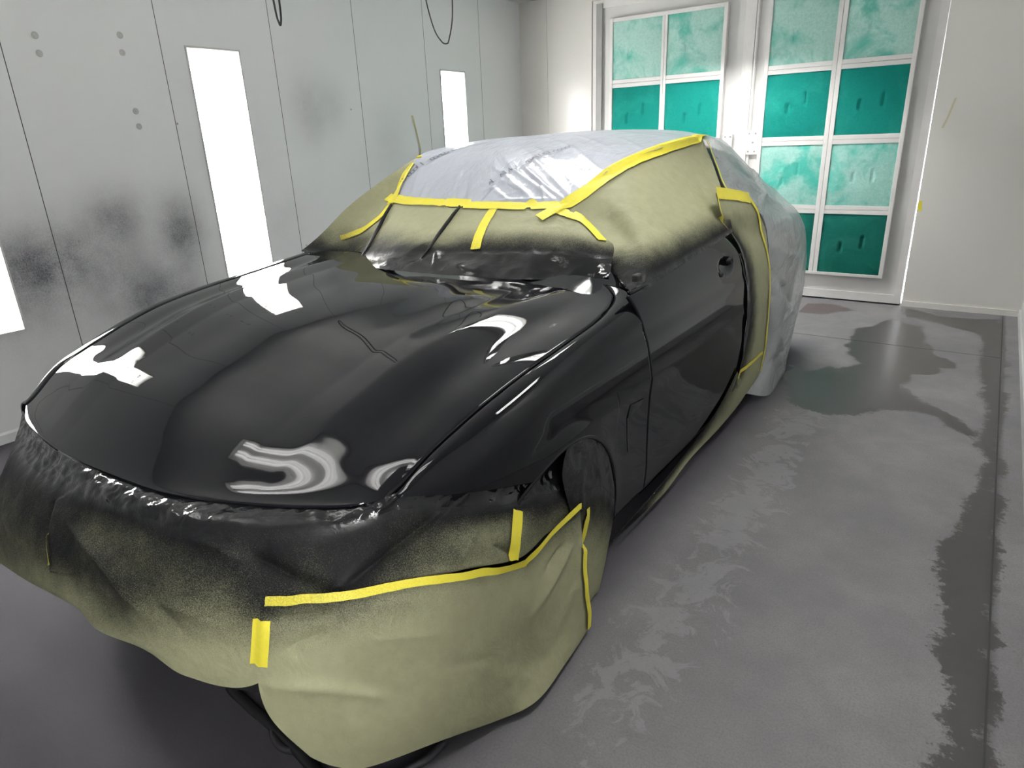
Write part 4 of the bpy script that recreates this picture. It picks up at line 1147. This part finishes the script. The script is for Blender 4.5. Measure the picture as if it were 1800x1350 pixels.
def shell(lo):
    G = []
    for i in range(61):
        y = (2.12 if lo else 2.0) + ((4.68) - (2.12 if lo else 2.0)) * i / 60
        zr = interp(T_ROOF, y)
        zb_ = min(.90, zr - .04)
        half = []
        if lo:
            for z in (.13, .18, .3, .45, .6, .63, .72, .80):
                half.append((c_side(y, z) - (.030 if y > 3.5 else .014), z))
            half.append((c_side(y, .88) - .035, min(.88, zr - .03)))
            half.append((.70, min(.90, zr - .02)))
        else:
            cr_ = .61 - .12 * sst(3.4, 4.7, y)
            half = [(c_side(y, .9) - .06, min(.89, zr - .03)), (.5 * (c_side(y, .9) - .05 + cr_) + .02, zb_ + (zr - zb_) * .48), (cr_ - .02, zb_ + (zr - zb_) * .86), (cr_ - .22, zr - .010), (0, zr)]
        full = half + [(-c, z) for c, z in reversed(half if lo else half[:-1])]
        G.append([(CX + c, y, z) for c, z in full])
    return grid_obj('body_shell' if lo else 'greenhouse', G, M_PAINT if lo else M_GLASSDK, car)


shell(True)
shell(False)
# rear panel
V = [(CX + s * c, 4.69, z) for z in (.2, .9) for s, c in ((-1, .76), (1, .76))]
mesh('rear_panel', V, [(0, 1, 3, 2)], M_PAINT, car)
# front bumper core under the paper
G = []
for i in range(41):
    a = math.pi * i / 40
    col = []
    for z in (.16, .25, .4, .5, .6):
        sh = .06 + .08 * sst(.42, .62, z)
        ca, sa = math.cos(a), math.sin(a)
        c = (.90 - sh) * math.copysign(abs(ca) ** (2 / 2.6), ca)
        y = 1.42 - (.89 - sh) * abs(sa) ** (2 / 2.6)
        col.append((CX + c, y, z))
    G.append(col)
grid_obj('front_bumper', G, M_CHASSIS, car)
box('underbody', (CX - .72, .75, .20), (CX + .72, 4.7, .24), M_CHASSIS, car)


def wheel(c, y):
    V, F = [], []
    n = 36
    s = 1 if c > 0 else -1
    prof = [(.05, .02), (.20, .03), (.23, .0), (.245, -.0), (.285, .012), (.315, .0), (.322, -.03), (.322, -.16), (.31, -.20), (.24, -.215), (.1, -.2)]
    for r_, o_ in prof:
        for k in range(n):
            t = 2 * math.pi * k / n
            V.append((CX + c + s * o_, y + r_ * math.cos(t), .322 + r_ * math.sin(t)))
    for i in range(len(prof) - 1):
        for k in range(n):
            F.append((i * n + k, i * n + (k + 1) % n, (i + 1) * n + (k + 1) % n, (i + 1) * n + k))
    return mesh('wheel', V, F, M_RUBBER, car, True)


for c, y in ((.80, 1.50), (-.80, 1.50), (.80, 4.20), (-.80, 4.20)):
    wheel(c, y)

# ============================================================ masking paper and film
BVH = {}


def tess(key, sub):
    g = SHEETS[key]
    nc, nr = len(g), len(g[0])
    gg = [[Vector(p) for p in col] for col in g]

    def at(i, j):
        return gg[min(max(i, 0), nc - 1)][min(max(j, 0), nr - 1)]

    rows = []
    for i in range((nc - 1) * sub + 1):
        ci, tu = min(i // sub, nc - 2), 0
        tu = i / sub - ci
        col = []
        for j in range((nr - 1) * sub + 1):
            cj = min(j // sub, nr - 2)
            tv = j / sub - cj
            q = [cr(at(ci - 1, cj + k), at(ci, cj + k), at(ci + 1, cj + k), at(ci + 2, cj + k), tu) for k in (-1, 0, 1, 2)]
            col.append(cr(q[0], q[1], q[2], q[3], tv))
        rows.append(col)
    return rows


def seg_dist(p, poly):
    best = 1e9
    tt = 0
    L = len(poly) - 1
    for k in range(L):
        a, b_ = poly[k], poly[k + 1]
        ab = b_ - a
        t = max(0, min(1, (p - a).dot(ab) / max(ab.length_squared, 1e-9)))
        d = (p - a - ab * t).length
        if d < best:
            best, tt = d, (k + t) / L
    return best, tt


def sheet(name, key, sub, m, label, cat, group=None, amp=.004, freq=7.0, crumple=.0, cfreq=22.0, folds=(), out=None, lift=0.0, ridge=0.0, rfreq=5.0, floor=None, steps=(), hem=0.0):
    R = tess(key, sub)
    nu, nv = len(R), len(R[0])
    out = Vector(out or (0.6, -0.6, 0.5))
    P3 = [[Vector(p[:3]) for p in col] for col in R]
    G, sp = [], []
    FD = [([Vector(p) for p in poly], dep, wd) for poly, dep, wd in folds]
    SD = [([Vector(p) for p in poly], dep, wd) for poly, dep, wd in steps]
    for i in range(nu):
        col = []
        for j in range(nv):
            p = P3[i][j]
            du = P3[min(i + 1, nu - 1)][j] - P3[max(i - 1, 0)][j]
            dv = P3[i][min(j + 1, nv - 1)] - P3[i][max(j - 1, 0)]
            n = du.cross(dv)
            if n.length < 1e-9:
                n = out.copy()
            n.normalize()
            if n.dot(out) < 0:
                n = -n
            s = min(1, max(0, R[i][j][3]))
            eu = min(i, nu - 1 - i) / max(1, sub * .4)
            ev = min(j, nv - 1 - j) / max(1, sub * .4)
            e = min(1.0, .25 + .75 * min(eu, ev, 1))
            d = lift + amp * e * (noise.noise(p * freq) + .5 * noise.noise(p * freq * 2.3))
            if ridge:
                d += ridge * e * max(0, .35 - abs(noise.noise(p * rfreq + Vector((7, 3, 1)))) * 1.4)
            if crumple:
                kk = max(0.0, (s - .88) / .12)
                if kk > 0:
                    d += crumple * kk * e * ((.5 - abs(noise.noise(p * cfreq))) + .6 * (.5 - abs(noise.noise(p * cfreq * 2.1 + Vector((3, 1, 2))))) - .35)
            for poly, dep, wd in FD:
                if (p - poly[0]).length > wd * 4 + (poly[-1] - poly[0]).length * 1.6 + .02:
                    continue
                dist, t = seg_dist(p, poly)
                if dist < wd * 4:
                    tp = min(1, 4 * t * (1 - t) + .25)
                    d += dep * tp * math.exp(-dist / wd)
            for poly, dep, wd in SD:
                dist, tt = seg_dist(p, poly)
                if dist < wd * 3 and 0 < tt < 1:
                    if (poly[-1] - poly[0]).cross(p - poly[0]).dot(n) > 0:
                        d += dep * math.exp(-dist / wd) * min(1, .5 + 2 * tt)
                    elif dist < .03:
                        d -= dep * .5 * (1 - dist / .03)
            q = p + n * d
            if hem:
                wh = (j / (nv - 1)) ** 6
                kq = i / 9.0 + .37
                f0, f1 = math.sin(math.floor(kq) * 12.9898) * .5, math.sin(math.floor(kq + 1) * 12.9898) * .5
                q = q + dv.normalized() * (hem * wh * (f0 + (f1 - f0) * (kq - math.floor(kq))))
            if floor is not None and q.z < floor:
                q.z = floor
            col.append(q)
            sp.append(s)
        G.append(col)
    # orient faces towards `out`
    i, j = nu // 2, nv // 2
    nn = (G[min(i + 1, nu - 1)][j] - G[i - 1][j]).cross(G[i][min(j + 1, nv - 1)] - G[i][j - 1])
    o = grid_obj(name, G, m, None, {'spray_shade': sp}, flip=nn.dot(out) < 0)
    tag(o, label, cat, group)
    me = o.data
    BVH[key] = BVHTree.FromPolygons([v.co.copy() for v in me.vertices], [tuple(p.vertices) for p in me.polygons])
    return o


GP = 'sheets of olive masking paper on the car'
sheet('masking_paper', 'front_sheet', 22, M_PAPER, 'large sprayed paper sheet hanging over the front bumper', 'paper', GP,
      amp=.006, freq=4, crumple=.011, cfreq=17, folds=FOLDS['front'], steps=FOLDS['front_steps'], hem=.035, out=(.35, -.9, .2), ridge=.006, rfreq=5)
sheet('masking_paper', 'apron_sheet', 20, M_PAPER, 'clean paper apron reaching the floor below the long yellow tape', 'paper', GP,
      amp=.006, freq=5, crumple=.012, folds=FOLDS['apron'], hem=.018, out=(.8, -.6, .1), lift=.012, ridge=.010, rfreq=5, floor=.006)
sheet('masking_paper', 'arch_sheet', 10, M_PAPER, 'narrow paper sheet filling the front wheel arch', 'paper', GP,
      amp=.004, crumple=.010, cfreq=14, out=(1, -.2, 0), ridge=.010, rfreq=9, floor=.006)
wsh = sheet('masking_paper', 'windshield_sheet', 26, M_PAPER, 'pleated paper sheet along the base of the windshield', 'paper', GP,
      amp=.003, freq=8, crumple=.016, cfreq=6.0, folds=FOLDS['windshield'], steps=FOLDS['windshield_steps'], out=(.1, -.6, .8), lift=.006)
sheet('masking_paper', 'side_sheet', 18, M_PAPER, 'broad paper sheet over the front side window', 'paper', GP,
      amp=.005, freq=7, crumple=.008, out=(.9, -.1, .5), lift=.004, ridge=.003, rfreq=7, folds=FOLDS['roof'])
sheet('masking_paper', 'rear_strip', 10, M_PAPER, 'upright paper strip behind the front door', 'paper', GP,
      amp=.003, crumple=.007, cfreq=10, out=(1, 0, .1), lift=.004, ridge=.006, rfreq=9)
sheet('masking_paper', 'sill_strip', 10, M_PAPER, 'narrow paper strip taped along the sill under the door', 'paper', GP,
      amp=.004, crumple=.006, out=(1, 0, -.1), ridge=.006, rfreq=12, floor=.006)
rf = sheet('masking_film', 'roof_film', 36, M_FILM, 'silvery printed plastic film over windshield and roof', 'plastic film', None,
           amp=.004, freq=3, out=(.1, -.4, .9), lift=.004, ridge=.003, rfreq=7, folds=FOLDS['roof'])
sheet('masking_film', 'rear_film', 20, M_FILM2, 'cloudy plastic film draped over the rear half of the car', 'plastic film', None,
      amp=.008, freq=4, out=(.8, .1, .5), ridge=.018, rfreq=4.5, folds=FOLDS['rear'], floor=.006)


# ---- tape strips, pressed onto the sheets
def press(p, keys, off):
    best = None
    for k in keys:
        r_ = BVH[k].find_nearest(p)
        if r_[0] is None:
            continue
        if best is None or r_[3] < best[3]:
            best = r_
    q, n = best[0], best[1]
    if n.dot(Vector((0, 0, 1.45)) - q) < 0 and n.dot(Vector((.6, -.5, .6))) < 0:
        n = -n
    return q + n * off, n


def tape(key, sheets, label, spray_shade=(0, 0), off=.0035, nw=5, step=.012):
    pts, wdt = TAPES[key]
    P = [Vector(p) for p in pts]
    Q = []
    for i in range(len(P) - 1):
        a, b_, c, d = P[max(i - 1, 0)], P[i], P[i + 1], P[min(i + 2, len(P) - 1)]
        k = max(2, int((c - b_).length / step))
        for t in range(k):
            Q.append(cr(a, b_, c, d, t / k))
    Q.append(P[-1])
    QQ = [press(q, sheets, off) for q in Q]
    G, sp = [], []
    L = len(QQ)
    jag = [random.uniform(-.1, .1) for _ in range(nw)]
    for i in range(L):
        q, n = QQ[i]
        t = (QQ[min(i + 2, L - 1)][0] - QQ[max(i - 2, 0)][0]).normalized()
        s = t.cross(n).normalized()
        col = []
        for j in range(nw):
            v = (j / (nw - 1) - .5) * wdt * (1 + .06 * noise.noise(q * 25))
            pp = q + s * v + (t * jag[j] * wdt * .4 if i in (0, L - 1) else Vector())
            hi = None
            for kx in sheets:
                h_ = BVH[kx].ray_cast(pp + n * .06, -n, .09)
                if h_[0] is not None and (hi is None or h_[3] < hi):
                    hi = h_[3]
            col.append(pp + n * (.06 - hi + off) if hi is not None else pp)
            sp.append(spray_shade[0] + (spray_shade[1] - spray_shade[0]) * (i / (L - 1)))
        G.append(col)
    o = grid_obj('masking_tape', G, M_TAPE, None, {'spray_shade': sp})
    tag(o, label, 'tape', 'strips of yellow masking tape')
    return o


WS, SS, RF, FS, AP, AR_, ST, RE = 'windshield_sheet', 'side_sheet', 'roof_film', 'front_sheet', 'apron_sheet', 'arch_sheet', 'rear_strip', 'rear_film'
tape('ws_cross', (WS, RF), 'yellow tape running across the windshield under the silver film', off=.006)
tape('far_pillar', (WS, RF), 'yellow tape up the far windshield pillar', off=.007)
tape('far_fork', (WS,), 'bent yellow tape tail fading into black at the far windshield corner', (0, .7), off=.005)
tape('ws_drop', (WS,), 'short yellow tape hanging from the middle of the windshield tape', (0, .45), off=.005)
tape('near_pillar', (SS, WS, RF), 'long yellow tape curving up the near pillar to the roof', off=.010)
tape('near_fork', (WS, SS), 'yellow tape branch sloping down from the near windshield corner', (0, .3), off=.006)
tape('side_edge', (SS, RE), 'thin yellow tape down the rear edge of the window paper', off=.006, nw=3)
tape('strip_top', (ST, SS, RE), 'short yellow tape across the top of the upright paper strip', off=.006)
tape('strip_edge', (ST, RE), 'long yellow tape down the rear edge of the upright paper strip', off=.006)
tape('strip_low', (ST,), 'small slanted yellow tape at the foot of the upright strip', (.1, 0), off=.006)
tape('strip_inner', (ST, SS), 'very thin yellow tape sliver beside the door corner', (.0, .9), off=.006, nw=3)
tape('front_long', (AP,), 'long yellow tape across the front bumper paper', (.55, 0), off=.006)
tape('front_climb', (AP,), 'crinkled yellow tape climbing from the bumper tape to the wheel arch', (0, .35), off=.007)
tape('front_short', (FS, AP), 'short wide yellow tape standing on the bumper tape', (.15, .05), off=.006)
tape('arch_drop', (AP, AR_, FS), 'ragged yellow tape running down in front of the wheel', (.4, 0), off=.008)
tape('patch', (AP, FS), 'single yellow tape patch low on the front paper', off=.007)
tape('front_left', (FS,), 'thin dirty tape sliver on the paper at the far front corner', (.6, .55), off=.005, nw=3)


# folded pleats standing up from the windshield paper
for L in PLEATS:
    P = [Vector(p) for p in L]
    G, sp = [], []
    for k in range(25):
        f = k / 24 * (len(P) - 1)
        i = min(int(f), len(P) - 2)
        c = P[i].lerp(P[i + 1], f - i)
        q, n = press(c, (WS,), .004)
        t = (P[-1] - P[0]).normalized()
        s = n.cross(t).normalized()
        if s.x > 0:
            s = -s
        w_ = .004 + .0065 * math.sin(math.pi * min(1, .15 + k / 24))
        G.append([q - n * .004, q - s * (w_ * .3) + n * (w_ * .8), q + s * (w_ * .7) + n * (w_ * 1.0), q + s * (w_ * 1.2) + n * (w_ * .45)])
        sp += [.78 + .2 * k / 24] * 4  # spray colour darkens the flap, painting in the shade of the fold
    grid_obj('pleat', G, M_PAPER, wsh, {'spray_shade': sp})


# bits of tape left on the walls
def wall_tape(quads, label, m=M_TAPE):
    V, F = [], []
    for q in quads:
        b0 = len(V)
        V += q
        F.append(tuple(range(b0, b0 + len(q))))
    o = mesh('tape_scrap', V, F, m, None, False, {'spray_shade': [.12] * len(V)})
    tag(o, label, 'tape', 'tape scraps on the booth walls')


def lw(y, z, o=.003):
    return (wall_x(y) + o, y, z)


M_OLDTAPE = simple('old_tape', (.52, .48, .26), .6)
wall_tape([[lw(4.60, 1.68), lw(4.625, 1.68), lw(4.66, 1.54), lw(4.645, 1.53)], [lw(4.645, 1.53), lw(4.66, 1.54), lw(4.69, 1.40, .008), lw(4.672, 1.41, .010)], [lw(4.672, 1.41, .010), lw(4.69, 1.40, .008), lw(4.665, 1.29), lw(4.655, 1.29)]],
          'thin yellowish tape scrap on the left wall beside the roof', M_OLDTAPE)
wall_tape([[(-.497, YB - .003, .86), (-.478, YB - .003, .87), (-.468, YB - .003, .80), (-.480, YB - .003, .775), (-.497, YB - .003, .80)]],
          'small yellow tape scrap at the door gap')
wall_tape([[(-.405, YB - .002, 1.49), (-.392, YB - .002, 1.49), (-.362, YB - .002, 1.62), (-.378, YB - .002, 1.62)], [(-.43, YB - .002, 1.41), (-.417, YB - .002, 1.41), (-.392, YB - .002, 1.49), (-.405, YB - .002, 1.49)]],
          'faint pale tape strip on the right of the back wall', simple('pale_tape', (.66, .62, .44), .6))


# ---- printed marks on the film: rows of slanted strokes, pressed on the film
def film_print(p0, p1, label, n, hgt):
    a, b_ = Vector(p0), Vector(p1)
    t = (b_ - a).normalized()
    rnd = random.Random(n)
    V, F = [], []
    x = 0.0
    Lg = (b_ - a).length
    while x < Lg:
        if rnd.random() < .16:
            x += .022
            continue
        base = a + t * x
        q, nrm = press(base, (RF,), .003)
        up = nrm.cross(t).normalized()
        if up.z < 0:
            up = -up
        kind = rnd.randrange(3)
        strokes = {0: [((0, 0), (.1, 1))], 1: [((0, 0), (.35, .62)), ((.35, .62), (.7, 0))], 2: [((0, 0), (0, .62)), ((0, .62), (.5, .62)), ((.5, .62), (.5, 0)), ((.5, .0), (0, 0))]}[kind]
        for (x0, y0), (x1, y1) in strokes:
            s0 = base + t * (x0 * hgt) + up * (y0 * hgt)
            s1 = base + t * (x1 * hgt) + up * (y1 * hgt)
            d = (s1 - s0).normalized()
            w_ = d.cross(nrm) * .0028
            for k in range(2):
                u0, u1 = s0.lerp(s1, k / 2), s0.lerp(s1, (k + 1) / 2)
                b0 = len(V)
                V += [press(p, (RF,), .0035)[0] for p in (u0 - w_, u0 + w_, u1 + w_, u1 - w_)]
                F.append((b0, b0 + 1, b0 + 2, b0 + 3))
        x += hgt * .55
    off = rf.location
    o = mesh('film_print', V, F, M_INK, rf)
    tag(o, label, None, None, 'stuff')


film_print((-2.40, 2.50, 1.25), (-2.20, 2.90, 1.43), 'dark printed lettering on the far side of the film', 11, .038)
film_print((-1.83, 2.44, 1.25), (-1.62, 2.78, 1.41), 'dark printed lettering in the middle of the film', 23, .038)

# ============================================================ small things
def cable(pts, r_, label, name='hanging_cable', cat='cable', m=M_CABLE, group='cable loops hanging from the ceiling'):
    o = tube(name, pts, r_, m, None, 8, 10)
    tag(o, label, cat, group)
    return o


cable([(-3.42, 3.86, ZC), (-3.40, 3.87, 2.45), (-3.36, 3.90, 2.2), (-3.315, 3.925, 2.105), (-3.29, 3.95, 2.09), (-3.275, 3.96, 2.115), (-3.25, 3.98, 2.25), (-3.25, 3.99, 2.45), (-3.27, 3.99, ZC)], .0045,
      'wide cable loop hanging from the ceiling near the far light')
cable([(-3.03, 2.33, ZC), (-3.025, 2.335, 2.4), (-3.015, 2.34, 2.1), (-3.005, 2.345, 2.025), (-2.998, 2.35, 2.025), (-2.994, 2.355, 2.1), (-3.0, 2.36, 2.4), (-3.005, 2.36, ZC)], .005,
      'narrow dark cable loop at the top edge left of the middle')
GH = 'dark hoses on the floor under the front of the car'
cable([(-1.80, 1.10, .016), (-1.70, .86, .016), (-1.58, .73, .016), (-1.46, .705, .016), (-1.36, .70, .016), (-1.25, .69, .016), (-1.14, .675, .016), (-1.05, .66, .016), (-.97, .62, .016), (-.90, .55, .016), (-.86, .45, .016)], .014,
      'dark air hose on the floor crossing under the paper hem', 'air_hose', 'hose', M_RUBBER, GH)
cable([(-1.34, .71, .013), (-1.30, .68, .013), (-1.24, .675, .013), (-1.18, .72, .013), (-1.12, .80, .013), (-1.02, .90, .013)], .011,
      'thin hose lying in the shadow left of the apron', 'air_hose', 'hose', M_CABLE, GH)
cable([(-1.02, .70, .013), (-.97, .75, .013), (-.93, .82, .013), (-.915, .90, .013), (-.94, .97, .013), (-1.02, 1.02, .013), (-1.12, 1.03, .013)], .011,
      'thin hose loop on the floor below the apron corner', 'air_hose', 'hose', M_CABLE, GH)
